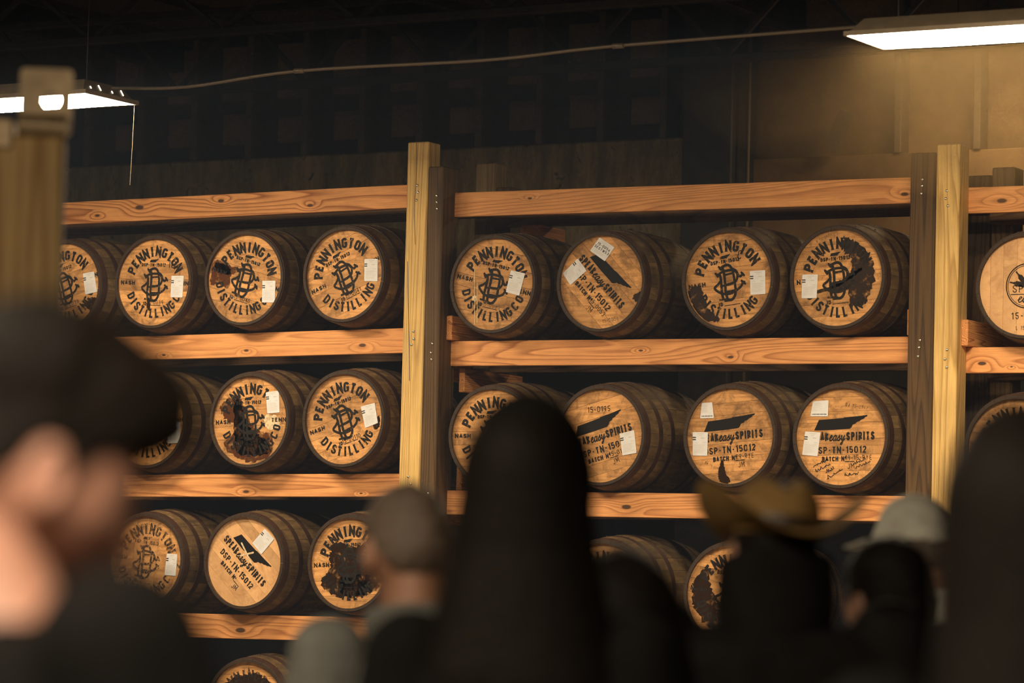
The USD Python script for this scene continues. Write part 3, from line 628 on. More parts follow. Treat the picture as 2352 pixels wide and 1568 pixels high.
# top row
put('A1', 'A', 1, -13.335, 17, 'top row oak barrel at the left, half hidden by the blurred timber post', 'pen', ident='15-0038')
put('A2', 'A', 1, -12.658, -2, 'clean headed oak barrel numbered 15-0039, top row, second from the blurred post', 'pen', ident='15-0039')
put('A3', 'A', 1, -11.988, -16, 'oak barrel numbered 15-0040 with one stained dark plank at the left of its head', 'pen', ident='15-0040')
put('A4', 'A', 1, -11.277, 23, 'bright headed oak barrel numbered 15-0041, lettering tilted, beside the tall pale post', 'pen', ident='15-0041')
put('B1', 'B', 1, -10.254, -13, 'oak barrel with runny pale drips on its head, top row, right of the dark post', 'pen', ident='15-0050', faint_id=True)
put('B2', 'B', 1, -9.543, -46.7, 'oak barrel with steeply tilted state silhouette, paper label 15-0056 and a second label', 'speak', batch='15-0053')
put('B3', 'B', 1, -8.739, 7.5, 'oak barrel with a dark stain low at left, third in the middle rack top row', 'pen', ident='', co=False, tenn=False)
put('B4', 'B', 1, -8.070, 4, 'oak barrel whose head is half blackened by a large stain, label at left', 'pen', ident='', co=False, tenn=False)
cz = put('C1', 'C', 1, -6.969, 0, 'fresh pale oak barrel with a round bottle emblem at the right picture edge', '', board=90, clean=True)
# middle row
put('D0', 'A', 2, -12.668, 4, 'middle row oak barrel half hidden behind the dark haired man at left', 'pen')
put('D1', 'A', 2, -11.919, 2, 'oak barrel with a reddish stain over the lower half of its head, middle row', 'pen', ident='15-0003')
put('D2', 'A', 2, -11.251, 18, 'oak barrel numbered 15-00110 beside the tall pale post, middle row', 'pen', ident='15-00110', tenn=False, co=False)
put('E1', 'B', 2, -10.237, 0, 'unlabelled bright oak barrel, lower right hidden by the black hooded person', 'pen')
put('E2', 'B', 2, -9.524, 15.5, 'oak barrel marked 15-0195 above a tilted state silhouette, right of the black hood', 'speak', batch='15-01')
put('E3', 'B', 2, -8.708, 5, 'oak barrel with a dark wedge mark low on its head and two labels', 'speak', batch='29-RYE')
put('E4', 'B', 2, -8.035, 1.5, 'oak barrel covered with small handwritten signatures under its state silhouette', 'speak', batch='19-15-RYE')
put('C2', 'C', 2, -7.020, -6, 'middle row oak barrel cut off by the right picture edge', 'pen')
# third row and below
put('F1', 'A', 3, -12.652, -7, 'brown oak barrel with upright head planks beside the bowed man\'s face', 'pen', board=83, key='ink_faint')
put('F2', 'A', 3, -11.929, -44, 'clean bright oak barrel with a pale cross chalked on its state silhouette', 'speak', clean=True)
put('F3', 'A', 3, -11.184, 3, 'oak barrel with a glossy black stain covering most of its head, third row', 'pen')
put('H1', 'B', 3, -9.496, 0, 'shaded oak barrel of which only the bulging top shows, right of the black hood', 'pen')
put('H2', 'B', 3, -8.686, -8, 'oak barrel with black streaks, showing through the gap left of the cowboy hat', 'pen')
put('G1', 'A', 4, -11.880, 0, 'oak barrel at the bottom edge of the picture with a smudged dark head', 'pen', key='ink_faint')

# marks of single barrels
stain('A3', [(-.235, .115), (-.10, .078), (-.02, .05), (-.11, .02), (-.125, -.05), (-.20, -.03), (-.255, -.02)], 'stain_red', 2, .006)
stain('A3', [(-.225, .105), (-.13, .08), (-.12, .03), (-.21, .045)], 'stain', 3, .006)
stain('A2', [(-.055, -.10), (-.035, -.10), (-.03, -.17), (-.05, -.16)], 'stain', 5, .004)
stain('A1', [(.17, -.09), (.24, -.08), (.21, -.16), (.16, -.13)], 'stain', 6, .008)
stain('B3', [(-.24, -.04), (-.18, -.035), (-.15, -.10), (-.12, -.17), (-.05, -.23), (-.16, -.22), (-.24, -.12)], 'stain', 7, .008)
stain('B4', [(.03, .225), (.09, .20), (.17, .13), (.215, .03), (.20, -.06), (.16, -.13), (.08, -.16), (.05, -.06), (-.04, -.09), (-.05, -.03), (.05, .0), (.07, .10), (.02, .15)], 'stain', 8, .010)
stain('B4', [(-.17, -.075), (.0, -.03), (.12, .05), (.13, .035), (.0, -.045), (-.16, -.09)], 'stain', 9, .003)
stain('D1', [(-.22, .10), (-.10, .15), (-.06, .10), (-.01, .0), (.05, -.06), (.16, -.09), (.14, -.21), (.02, -.25), (-.10, -.22), (-.19, -.14), (-.10, -.05), (-.20, .02)], 'stain_red', 10, .008)
stain('D1', [(-.12, .12), (-.07, .10), (-.03, -.02), (.05, -.08), (.13, -.13), (.13, -.2), (-.08, -.2), (-.12, -.06)], 'stain', 11, .008)
stain('F3', [(-.10, .12), (.02, .10), (.18, .14), (.24, .02), (.22, -.10), (.10, -.18), (-.06, -.20), (-.20, -.14), (-.14, -.02), (-.15, .05)], 'stain', 12, .010)
stain('F3', [(-.05, -.08), (.12, -.07), (.2, -.14), (.05, -.2), (-.06, -.18)], 'stain_red', 13, .008)
stain('E3', [(-.05, -.13), (-.03, -.20), (.0, -.255), (-.06, -.255), (-.075, -.2)], 'stain', 14, .003)
stain('B2', [(.20, -.08), (.25, -.06), (.24, -.11), (.21, -.11)], 'stain', 16, .004)
stain('G1', [(-.20, .08), (-.05, .19), (.12, .17), (.22, .05), (.2, -.1), (-.1, -.18)], 'stain', 17, .012)
stain('H2', [(-.24, .05), (-.16, .14), (-.13, .05), (-.08, -.05), (-.02, -.1), (-.1, -.2), (-.22, -.1)], 'stain', 18, .012)
stain('D2', [(.20, -.03), (.235, .02), (.24, -.04), (.21, -.06)], 'stain', 19, .004)
for k, pts in (('B1', [[(-.135, .09), (-.13, -.05), (-.125, -.235)], [(-.115, .02), (-.108, -.22)]]), ('F2', [[(-.03, .11), (.045, -.01)], [(-.035, .035), (.055, .055)]])):
    w = .0022 if k == 'B1' else .0055
    print_part(B[k], 'pale_streak', [LineString(catmull(q, 6) if len(q) > 2 else q).buffer(w) for q in pts], 0, 'chalk', -.0016)
print_part(B['B1'], 'pale_patch', [Point(-.13, -.08).buffer(.018)], 0, 'chalk', -.0010)
print_part(B['D1'], 'pale_patch', [blotch([(.10, .03), (.19, .02), (.2, -.04), (.12, -.05)], 4, .006)], 0, 'chalk', -.0010)
for k, t, x, z, s, a in (('E2', '15-0195', -.02, .135, .032, 3), ('E4', 'B# 15-0197', .085, .155, .020, -10), ('B2', '15-0058', .06, -.225, .022, 8), ('E3', 'B# 15-0195', -.115, -.175, .015, -25), ('F1', '15-0025', -.03, .20, .022, 12), ('B4', 'B 15-0079', -.09, .215, .016, 24), ('E1', '42', .12, .055, .03, 0), ('B3', 'C', .06, .115, .05, -10), ('A2', '10', .12, .085, .05, -10)):
    print_part(B[k], 'handwriting', [affinity.rotate(g, a, origin=(x, z)) for g in line_text(t, x, z, s, stroke=.10, gap=.26, jitter=.04, rng=random.Random(len(t)), widen=1.05)], 0, 'marker' if s > .028 else 'marker_faint', -.0014)
rq = random.Random(4)
print_part(B['E4'], 'signatures', [squiggle(-.165, -.165, .10, .024, rq, 22), squiggle(-.15, -.195, .095, .022, rq, 25), squiggle(-.09, -.2, .06, .02, rq, 25), squiggle(-.085, -.235, .11, .022, rq, 30), squiggle(.07, -.155, .085, .02, rq, 22), squiggle(.085, -.175, .10, .018, rq, 22), squiggle(.02, -.215, .085, .022, rq, 6)], 0, 'marker')
# round emblem of the fresh barrel at the right edge
b = B['C1']
ring = [Point(.0, .0).buffer(.122, quad_segs=24).difference(Point(0, 0).buffer(.116, quad_segs=24)), Point(0, 0).buffer(.111, quad_segs=24).difference(Point(0, 0).buffer(.108, quad_segs=24))]
print_part(b, 'emblem_ring', ring, 0, 'marker')
bottle = unary_union([sbox(-.011, 0, .011, .045).buffer(.003), Polygon([(-.011, .045), (.011, .045), (.004, .062), (-.004, .062)]), sbox(-.004, .06, .004, .082)])
print_part(b, 'emblem_bottles', [affinity.translate(affinity.rotate(bottle, a, origin=(0, -.02)), 0, .02) for a in (78, 40, 0, -40, -78)], 0, 'marker')
t1 = line_text('SPEAK', 0, -.035, .040, stroke=.11, gap=.28, widen=1.2); t2, _ = script('easy', -.055, -.088, .05, .12)
print_part(b, 'title_lettering', t1 + t2 + [sbox(-.095, -.047, .095, -.043)], 0, 'marker')
print_part(b, 'handwriting', line_text('15-0197', -.085, -.178, .036, align='l', stroke=.13, gap=.3, jitter=.03, rng=random.Random(3)), 0, 'marker')
print_part(b, 'code_lettering', line_text('L 15012', -.06, -.235, .020, align='l', stroke=.12, gap=.3), 0, 'marker')

# ------------------------------------------------------------------ lamps over the aisle, seen and added
def fixture(label, x0, x1, y0, y1, z, chain=None, group=None, slots=(), glow='lamp'):
    cx, cy = (x0 + x1) / 2, (y0 + y1) / 2
    f = thing('lamp_fixture', label, 'lamp', (cx, cy, Z + z), group=group)
    hx, hy = (x1 - x0) / 2, (y1 - y0) / 2
    n, m_ = 8, 7; gx, gy = np.meshgrid(np.linspace(-1, 1, n), np.linspace(-1, 1, m_), indexing='ij')
    sag = .034 * (1 - gy ** 2) * np.clip((1 - np.abs(gx)) / .35, 0, 1) ** .8          # bowed prismatic lens, flat at the rim
    gv = np.stack([gx * (hx - .012), gy * (hy - .012), -sag - .002], -1).reshape(-1, 3)
    gf = [(i * m_ + j, i * m_ + j + 1, (i + 1) * m_ + j) for i in range(n - 1) for j in range(m_ - 1)] + [(i * m_ + j + 1, (i + 1) * m_ + j + 1, (i + 1) * m_ + j) for i in range(n - 1) for j in range(m_ - 1)]
    part(f, 'diffuser', (gv, np.array(gf)), MAT[glow], label='glowing white diffuser')
    rim = trimesh.util.concatenate([box(-hx, hx, -hy, -hy + .012, -.006, .016), box(-hx, hx, hy - .012, hy, -.006, .016), box(-hx, -hx + .012, -hy, hy, -.006, .016), box(hx - .012, hx, -hy, hy, -.006, .016)])
    rim = slab(sbox(-hx, -hy, hx, hy).difference(sbox(-hx + .0125, -hy + .0125, hx - .0125, hy - .0125)), 0, .022); rim.apply_transform(trimesh.transformations.rotation_matrix(-math.pi / 2, [1, 0, 0])); rim.apply_translation([0, 0, .016])
    part(f, 'rim', rim, MAT['fixture'])
    v = [(sx * hx, sy * hy, .002) for sx in (-1, 1) for sy in (-1, 1)] + [(sx * (hx - .03), sy * (hy - .02), .022) for sx in (-1, 1) for sy in (-1, 1)]
    part(f, 'lower_tray', trimesh.convex.convex_hull(np.array(v)), MAT['fixture'])
    v = [(sx * (hx - .03), sy * (hy - .02), .022) for sx in (-1, 1) for sy in (-1, 1)] + [(sx * (hx - .07), sy * (hy - .08), .085) for sx in (-1, 1) for sy in (-1, 1)]
    part(f, 'housing', trimesh.convex.convex_hull(np.array(v)), MAT['fixture'])
    for sx in (-1, 1):
        for i, yy in enumerate((-.15, -.06, .05, .15) if sx in slots else ()):
            h = .030 if i % 2 else .012
            part(f, 'vent_slot', beam_between((sx * (hx - .038), yy, .034), (sx * (hx - .038 - h * .63), yy, .034 + h), .007, .007), MAT['slot'])  # glowing bars stand in for lamp light through open slots
        part(f, 'hanger_rod', tube([(sx * hx * .7, 0, .08), (sx * hx * .7, 0, .7), (sx * hx * .7, 0, 4.0 - z + .1)], .004, 6), MAT['steel_dark'])
    if chain: part(f, 'pull_chain', tube([(chain[0], chain[1], -.002), (chain[0] - .006, chain[1], -.25), (chain[0] - .013, chain[1], -.46)], .0025, 6), MAT['conduit'])
    return f
fixture('fluorescent lamp fixture at upper left with a thin pull chain, beyond the blurred post', -12.85, -11.63, -2.27, -1.77, 2.75, (.602, .22), slots=(1,), glow='lamp_left')
fixture('large bright fluorescent lamp fixture at upper right with warm smoke beneath it', -6.96, -5.74, -2.56, -2.10, 2.75, slots=(-1,))
fixture('unseen lamp fixture added in the rear aisle to light the wall, behind the upper right lamp', -8.95, -7.75, 2.96, 3.42, 3.76, glow='lamp_dim')  # unseen lamp added to give the back wall a warm glow
for x, y, z, hw, where in ((-11.8, -4.4, 2.98, .25, 'in front of the left hand rack'), (-9.4, -4.7, 3.02, .25, 'in front of the middle rack'), (-6.2, -4.5, 3.0, .25, 'in front of the right hand rack'),
        (-4.4, -15.8, 2.6, .235, 'left of the camera'), (-.9, -17.3, 2.2, .33, 'close above the bowing man')):
    fixture('added fill lamp fixture outside the frame, ' + where, x - .61, x + .61, y - hw, y + hw, z)  # unseen lamps added as fill for the racks and the bowing man
c = part(None, 'conduit', tube(catmull([(-11.61, -2.05, Z + 2.80), (-11.0, -2.2, Z + 2.755), (-10.25, -2.25, Z + 2.795), (-9.13, -2.25, Z + 2.79), (-8.54, -2.25, Z + 2.815), (-8.14, -2.25, Z + 2.825), (-6.97, -2.33, Z + 2.825)], 6), .009, 8), MAT['conduit'], True)
tag(c, 'thin metal conduit running between the two ceiling lamps', 'conduit')
for x, z in ((-10.25, 2.795), (-8.34, 2.82)): part(c, 'coupling', tube([(x - .03, -2.25, Z + z), (x, -2.25, Z + z), (x + .03, -2.25, Z + z)], .014, 8), MAT['conduit'], True)

# ------------------------------------------------------------------ near post with steel bracket, at left
MAT['near'] = timber('near_post_timber', (.50, .33, .14), (.34, .20, .075), 'z', [], 12, 5, .3, 6)
np_ = thing('timber_post', 'blurred pale timber post close by at the left edge, capped with a steel bracket', 'post', (-5.205, -11.105, 0), math.radians(34))
part(np_, 'shaft', box(-.09, .09, -.07, .07, 0, Z + 1.085, .006), MAT['near'])
MAT['bracket'] = plain('bracket_steel', (.30, .22, .13), .42, .5, noise=.25, scale=15)
plate = sbox(-.02, Z + 1.09, .105, Z + 1.25).buffer(-.012).buffer(.012).difference(Point(.055, Z + 1.176).buffer(.020))
part(np_, 'bracket_plate', slab(plate, -.045, -.033), MAT['bracket'], label='steel plate with a round hole')
part(np_, 'bracket_roll', tube([(-.02, -.060, Z + 1.108), (.03, -.060, Z + 1.108), (.095, -.060, Z + 1.108)], .030, 18), MAT['bracket'], 50, label='rolled steel edge')
part(np_, 'bracket_strap', box(-.10, -.03, -.078, .078, Z + 1.05, Z + 1.125, .006), MAT['bracket'])

# ------------------------------------------------------------------ people
SPH = trimesh.creation.icosphere(4)
D0 = SPH.vertices / np.linalg.norm(SPH.vertices, axis=1, keepdims=True)
def sst(x, a, b):
    t = np.clip((x - a) / (b - a), 0, 1); return t * t * (3 - 2 * t)
def head_points(d):
    """A head about its centre: x to its right, y forward, z up; 0.235 m tall."""
    x, y, z = (d * [.076, .097, .118]).T
    y = np.where(y < 0, y * 1.05, y)
    low = sst(-z, .01, .11)
    x = x * (1 - .36 * low); y = np.where(y < 0, y * (1 - .55 * low), y * (1 - .06 * low))
    front = sst(y, .02, .07)
    g = lambda cx, cz, sx, sz: np.exp(-((x - cx) / sx) ** 2 - ((z - cz) / sz) ** 2) * front
    y = y + .023 * g(0, -.022, .012, .016) + .012 * g(0, .002, .009, .024) + .005 * (g(.028, .030, .024, .010) + g(-.028, .030, .024, .010))
    y = y - .010 * (g(.031, .008, .015, .011) + g(-.031, .008, .015, .011)) + .006 * (g(.031, .006, .010, .007) + g(-.031, .006, .010, .007))
    y = y + .006 * g(0, -.054, .022, .006) + .006 * g(0, -.067, .018, .006) - .004 * g(0, -.0605, .026, .003) - .004 * g(0, -.080, .02, .007) + .010 * g(0, -.100, .022, .014)
    x = x + np.sign(x) * .004 * np.exp(-((np.abs(x) - .052) / .02) ** 2 - ((z + .015) / .02) ** 2) * front
    return np.column_stack([x, y, z])
HEADV = head_points(D0)
def ell(c, s, rot=None):
    m = m3.Manifold.sphere(1.0, 20).scale(tuple(s))
    if rot: m = m.rotate(rot)
    return m.translate(tuple(c))
def mani(v, f): return m3.Manifold(m3.Mesh(np.asarray(v, np.float32), np.asarray(f, np.uint32)))
def head_solid():
    h = mani(HEADV, SPH.faces)
    for s in (-1, 1):
        ear = ell((s * .080, -.006, -.006), (.010, .019, .032), (8, 0, -s * 22)) - ell((s * .089, -.001, -.002), (.007, .011, .020), (8, 0, -s * 22)) + ell((s * .077, .004, -.030), (.007, .009, .010))
        h = h + ear
    return h
HEAD = head_solid()
def limb(*joints):
    """Tapering limb through (point, radius) joints."""
    out = None
    for (a, ra), (b, rb) in zip(joints, joints[1:]):
        k = m3.Manifold.batch_hull([m3.Manifold.sphere(ra, 16).translate(tuple(a)), m3.Manifold.sphere(rb, 16).translate(tuple(b))])
        out = k if out is None else out + k
    return out
def smoothed(m, edge=.03, it=8):
    m = m.refine_to_length(edge).to_mesh()
    t = trimesh.Trimesh(m.vert_properties[:, :3], m.tri_verts, process=True)
    trimesh.smoothing.filter_taubin(t, .5, .53, it); return t
def hand(wrist, direction, palm_normal, s):
    """Palm, four unequal curled fingers and a thumb from its side."""
    d = np.array(direction, float); d /= np.linalg.norm(d); n = np.array(palm_normal, float); n -= d * (n @ d); n /= np.linalg.norm(n); w = np.cross(d, n) * s
    P = lambda a, b, c: np.array(wrist) + d * a + w * b + n * c
    palm = m3.Manifold.batch_hull([m3.Manifold.sphere(r, 10).translate(tuple(P(a, b, 0))) for a, b, r in ((.005, -.018, .014), (.005, .018, .014), (.085, -.034, .011), (.085, .034, .011))])
    for i, L in enumerate((.070, .080, .074, .058)):
        b = .033 - .022 * i
        palm = palm + limb((P(.08, b, 0), .0095), (P(.08 + L * .5, b, .006), .0088), (P(.08 + L * .85, b, .022), .0080), (P(.08 + L * .98, b, .036), .0070))
    return palm + limb((P(.022, .024, .004), .012), (P(.055, .050, .012), .0100), (P(.085, .056, .024), .0085))
def rotm(pitch, yaw, roll):
    cx, sx, cz, sz, cy, sy = math.cos(pitch), math.sin(pitch), math.cos(yaw), math.sin(yaw), math.cos(roll), math.sin(roll)
    X = np.array([[1, 0, 0], [0, cx, -sx], [0, sx, cx]]); Zr = np.array([[cz, -sz, 0], [sz, cz, 0], [0, 0, 1]]); Y = np.array([[cy, 0, sy], [0, 1, 0], [-sy, 0, cy]])
    return Zr @ X @ Y
def cloth(name, c, sheen=.0, noise=.2): return plain(name, c, .9, 0, .06, noise, 18, .15, sheen)
MAT['skin'] = mat('skin', {'tc': ('texture_coordinate', {}), 'no': ('noise_texture', {'scale': 30.0, 'detail': 3.0}), 'rp': ('rgb_ramp', {'ramp': [(.3, (.44, .215, .150)), (.7, (.54, .275, .195))]}),
     'p': ('principled_bsdf', {'roughness': .5, 'specular_ior_level': .4})}, [('tc.object', 'no.vector'), ('no.fac', 'rp.fac'), ('rp.color', 'p.base_color')], surface='p.BSDF')
MAT['skin_dark'] = plain('skin_tanned', (.34, .17, .105), .5, noise=.1, scale=25)
MAT['eye'] = plain('eye', (.5, .46, .42), .2)
MAT['hair_dark'] = plain('hair_dark', (.007, .005, .004), .6, spec=.12, noise=.4, scale=60, bump=.6)
MAT['hair_grey'] = plain('hair_grey', (.13, .092, .068), .6, noise=.3, scale=60, bump=.6)
MAT['coat_black'] = cloth('coat_black', (.008, .0075, .0075)); MAT['coat_black2'] = cloth('coat_charcoal', (.011, .010, .010)); MAT['jean'] = cloth('trousers_dark', (.025, .028, .035))
MAT['shoe'] = plain('shoe_leather', (.03, .02, .015), .4)
MAT['shirt_grey'] = cloth('shirt_grey', (.17, .17, .155)); MAT['cream'] = cloth('cream_knit', (.88, .82, .70)); MAT['hat_tan'] = cloth('hat_felt', (.24, .145, .055))
RIGHT, FWD = np.array([.8685, .4957, 0]), np.array([-.4957, .8685, 0])      # picture right and into the picture, on the floor
def hair_shell(mask_line, thick, seed, bottom=-.07, low=0.0):
    d = D0; v = HEADV.copy(); x, y, z = v.T
    zl = np.interp(y, [-.10, -.03, .012, .035, .06, .10], [bottom, -.045, -.02, .03, .052 - low, .055 - low])
    if mask_line is not None: zl = mask_line(x, y, z, zl)
    zl = np.maximum(zl, np.where(np.abs(x) > .045, .030 - np.abs(y + .004) * 1.6, -1))      # cut round the ears
    m = sst(z, zl - .008, zl + .012)
    n = meshkit.fbm(v * 55 + seed, 3, seed) - .5
    t = thick(x, y, z) + .012 * n
    return trimesh.Trimesh(v + d * ((m * (t + .008)) - .006)[:, None] * 1.0, SPH.faces, process=False)
def person(label, base, face, height, head_rot, hair, coat, hat=None, skin='skin', shoulders=.20, hunch=.0, lean=(0.0, 0.0), arms='down', extra=None, head_fwd=.03, bulk=1.0, group=None, neckline=0.0):
    """base: x, y on the floor; face: degrees from picture right (0) towards into the picture (90)."""
    F = RIGHT * math.cos(math.radians(face)) + FWD * math.sin(math.radians(face))
    t = thing('person', label, 'person', (base[0], base[1], 0), math.atan2(F[1], F[0]) - math.pi / 2, group)
    k = height / 1.78
    zs, zn, zh = 1.45 * k + hunch, 1.49 * k + hunch, .93 * k
    hc = np.array([lean[0], head_fwd + lean[1], 1.655 * k])
    Rm = rotm(*[math.radians(a) for a in head_rot])
    nb = np.array([lean[0] * .5, -.01 + lean[1] * .6, zn - .02])
    T = np.eye(4); T[:3, :3] = Rm; T[:3, 3] = hc
    head = HEAD.transform(T[:3])
    skull = hc + Rm @ np.array([0, -.030, -.055]); throat = hc + Rm @ np.array([0, .02, -.075])
    neck = m3.Manifold.batch_hull([m3.Manifold.sphere(.052, 18).translate(tuple(skull)), m3.Manifold.sphere(.045, 18).translate(tuple(throat)), m3.Manifold.sphere(.062, 18).translate(tuple(nb))])
    body = head + neck
    A = {}
    for s in (-1, 1):
        sh = np.array([s * (shoulders - .03), 0, zs - .03])
        if arms == 'down': el, wr, dr, nrm = sh + [s * .05, -.02, -.29 * k], sh + [s * .06, .05, -.54 * k], (0, .15, -1), (-s, 0, 0)
        else: el, wr, dr, nrm = sh + [s * .05, .08, -.27 * k], sh + [-s * .07, .30, -.20 * k], (-s * .3, 1, .2), (-s, 0, .4)
        A[s] = (sh, el, wr)
        hip, knee, ank = np.array([s * .09, 0, zh]), np.array([s * .10, .015, .50 * k]), np.array([s * .105, -.02, .09])
        A[s] += (hip, knee, ank)
        body = body + limb((sh, .050), (el, .040), (wr, .026)) + hand(wr, dr, nrm, s) + limb((hip, .085), (knee, .055), (ank, .040)) + limb((ank, .038), (ank + [0, .13, -.045], .030))
    core = m3.Manifold.batch_hull([ell((0, 0, zs - .08), (shoulders - .05, .09, .09)), ell((0, 0, zh + .15), (.13, .09, .08))]) + m3.Manifold.batch_hull([ell((0, 0, zh + .15), (.13, .09, .08)), ell((0, 0, zh - .02), (.14, .10, .08))])
    body = body + core + m3.Manifold.batch_hull([m3.Manifold.sphere(.06, 14).translate(tuple(nb)), ell((0, 0, zs - .08), (.13, .08, .06))])
    part(t, 'body', body, MAT[skin], 60)
    for s in (-1, 1):
        e = hc + Rm @ np.array([s * .031, .0735, .007])
        part(t, 'eye', m3.Manifold.sphere(.0115, 14).translate(tuple(e)), MAT['eye'], True)
    b = bulk
    jk = m3.Manifold.batch_hull([ell((0, 0, zs - .09), ((shoulders - .01) * b, .125 * b, .10)), ell((0, .01, zh + .18), (.165 * b, .125 * b, .10))]) + m3.Manifold.batch_hull([ell((0, .01, zh + .18), (.165 * b, .125 * b, .10)), ell((0, 0, zh - .06), (.175 * b, .13 * b, .06))])
    jk = jk + m3.Manifold.batch_hull([ell(nb + [0, 0, -.03 + neckline], (.075, .075, .035)), ell((0, 0, zs - .07 + min(0, neckline)), ((shoulders - .02) * b, .10, .05))])
    for s in (-1, 1):
        sh, el, wr = A[s][:3]
        jk = jk + limb((sh + [0, 0, -.005], .078 * b), (el, .062 * b), (wr, .044 * b))
    part(t, 'jacket', smoothed(jk, .035, 10), MAT[coat], True)
    tr = None
    for s in (-1, 1):
        hip, knee, ank = A[s][3:]
        l = limb((hip + [0, 0, -.02], .105), (knee, .075), (ank + [0, 0, .0], .062)); tr = l if tr is None else tr + l
    part(t, 'trousers', smoothed(tr + ell((0, 0, zh), (.16, .115, .10)), .05, 6), MAT['jean'], True)
    for s in (-1, 1):
        an = A[s][5]
        sole = m3.Manifold.batch_hull([ell((an[0], an[1] - .03, .045), (.042, .045, .045)), ell((an[0], an[1] + .17, .03), (.042, .05, .03)), ell((an[0], an[1], .085), (.045, .05, .03))])
        part(t, 'shoe', sole, MAT['shoe'], True)
    if hair is not None:
        m, key = hair; m = m.copy(); m.apply_transform(T); part(t, 'hair', m, MAT[key], True)
    H = lambda p: hc + (Rm @ np.array(p).T).T
    if hat: hat(t, T, H)
    if extra: extra(t, T, H, nb, zs)
    return t
def shape(m, T): m = m.copy() if isinstance(m, trimesh.Trimesh) else m; (m.apply_transform(T)); return m
def brimmed_hat(t, T, H):
    n, rings = 48, 9; v, f = [], []
    def brim(a, u, lo):
        r = .088 + u * .115; x, y = r * .90 * math.cos(a), r * 1.08 * math.sin(a)
        z = .052 + .105 * max(0, abs(math.cos(a)) - .15) ** 1.4 * u ** 1.5 - .02 * u * (1 - abs(math.cos(a))) - (.004 if lo else 0)
        return (x * (1 - .16 * u * abs(math.cos(a)) ** 2), y - .008, z)
    for lo in (0, 1):
        for j in range(rings):
            for i in range(n): v.append(brim(2 * math.pi * i / n, j / (rings - 1), lo))
    N = n * rings
    for j in range(rings - 1):
        for i in range(n):
            a, b, c, d = j * n + i, j * n + (i + 1) % n, (j + 1) * n + i, (j + 1) * n + (i + 1) % n
            f += [(a, c, b), (b, c, d), (a + N, b + N, c + N), (b + N, d + N, c + N)]
    for i in range(n):
        for j in (0, rings - 1):
            a, b = j * n + i, j * n + (i + 1) % n
            f += [(a, b, a + N), (b, b + N, a + N)] if j == 0 else [(a, a + N, b), (b, a + N, b + N)]
    m = trimesh.Trimesh(np.array(v), np.array(f), process=False); trimesh.repair.fix_normals(m); m.apply_transform(T)
    part(t, 'hat_brim', m, MAT['hat_tan'], True, label='curled tan hat brim')
    d = D0.copy(); x, y, z = (d * [.084, .104, .115]).T
    up = np.clip(d[:, 2], 0, 1)
    z = np.where(d[:, 2] < 0, z * .12, .115 * up ** .55) + .045
    z = z - .030 * np.exp(-(x / .022) ** 2) * sst(up, .45, .9) + .018 * sst(y, -.02, .08) * up
    x = x * (1 - .22 * up * sst(y, -.02, .09))
    c = trimesh.Trimesh(np.column_stack([x, y - .008, z]), SPH.faces, process=False); c.apply_transform(T)
    part(t, 'hat_crown', c, MAT['hat_tan'], True)
    band = trimesh.creation.annulus(.0855, .0895, .02, sections=40); band.apply_scale([.985, 1.22, 1]); band.apply_translation([0, -.008, .064]); band.apply_transform(T)
    part(t, 'hat_band', band, MAT['shoe'], True)
def knit_cap(t, T, H):
    v = HEADV; m = sst(v[:, 2], .012, .03)
    n = meshkit.fbm(v * [40, 40, 14] + 3, 3, 5) - .5
    c = trimesh.Trimesh(v + D0 * (m * (.017 + .014 * n + .012 * sst(v[:, 2], .06, .11)) - .005)[:, None], SPH.faces, process=False); c.apply_transform(T)
    part(t, 'cap', c, MAT['cream'], True, label='cream cap')
    bill = m3.Manifold.batch_hull([ell((0, .10, .030), (.07, .03, .005)), ell((0, .165, .018), (.045, .02, .004))]).transform(T[:3]); part(t, 'cap_bill', bill, MAT['cream'], True)
    part(t, 'cap_strap', tube(np.array([H((.085 * math.cos(a), -.015 + .112 * math.sin(a), .022)) for a in np.linspace(-2.6, -.55, 14)]), .006, 8), MAT['cream'], True)
def hood(t, T, H):
    v = HEADV; m = sst(v[:, 2], -.13, -.06) * (1 - sst(v[:, 1], .045, .075) * (1 - sst(v[:, 2], .03, .06)))
    c = trimesh.Trimesh(v + D0 * (m * .036 - .006)[:, None], SPH.faces, process=False); c.apply_transform(T)
    part(t, 'hood', c, MAT['coat_black'], True, label='black hood')
def collar_of(key, w=1.0, h=.09, name='collar'):
    def go(t, T, H, nb, zs):
        n = 40; v, f = [], []
        for i in range(n):
            a = 2 * math.pi * i / n; s, c = math.sin(a), math.cos(a)
            for r, z in ((.085 * w, -.05), (.092 * w, .0), (.088 * w, h * (.75 + .25 * -s)), (.074 * w, h * (.72 + .25 * -s)), (.072 * w, -.05)):
                v.append((nb[0] + r * c, nb[1] + r * s * .95 + .012, nb[2] + z))
        for i in range(n):
            for j in range(5):
                a, b, c_, d = i * 5 + j, i * 5 + (j + 1) % 5, ((i + 1) % n) * 5 + j, ((i + 1) % n) * 5 + (j + 1) % 5
                f += [(a, c_, b), (b, c_, d)]
        m = trimesh.Trimesh(np.array(v), np.array(f), process=False)
        if m.volume < 0: m.invert()
        part(t, name, m, MAT[key], 50)
    return go
def long_hair(width=.13, drop=.34, depth=.10, fwd=-.03):
    def go(t, T, H, nb, zs):
        h = T[:3, 3]
        m = m3.Manifold.batch_hull([ell(h + [0, -.02, .02], (.100, .112, .115)), ell(h + [0, -.03, -.10], (width * .92, .105, .08))]) + m3.Manifold.batch_hull([ell(h + [0, -.03, -.10], (width * .92, .105, .08)), ell(h + [0, fwd - .03, -drop], (width * 1.25, depth, .09))])
        part(t, 'hair', smoothed(m, .02, 6), MAT['hair_dark'], True)
    return go
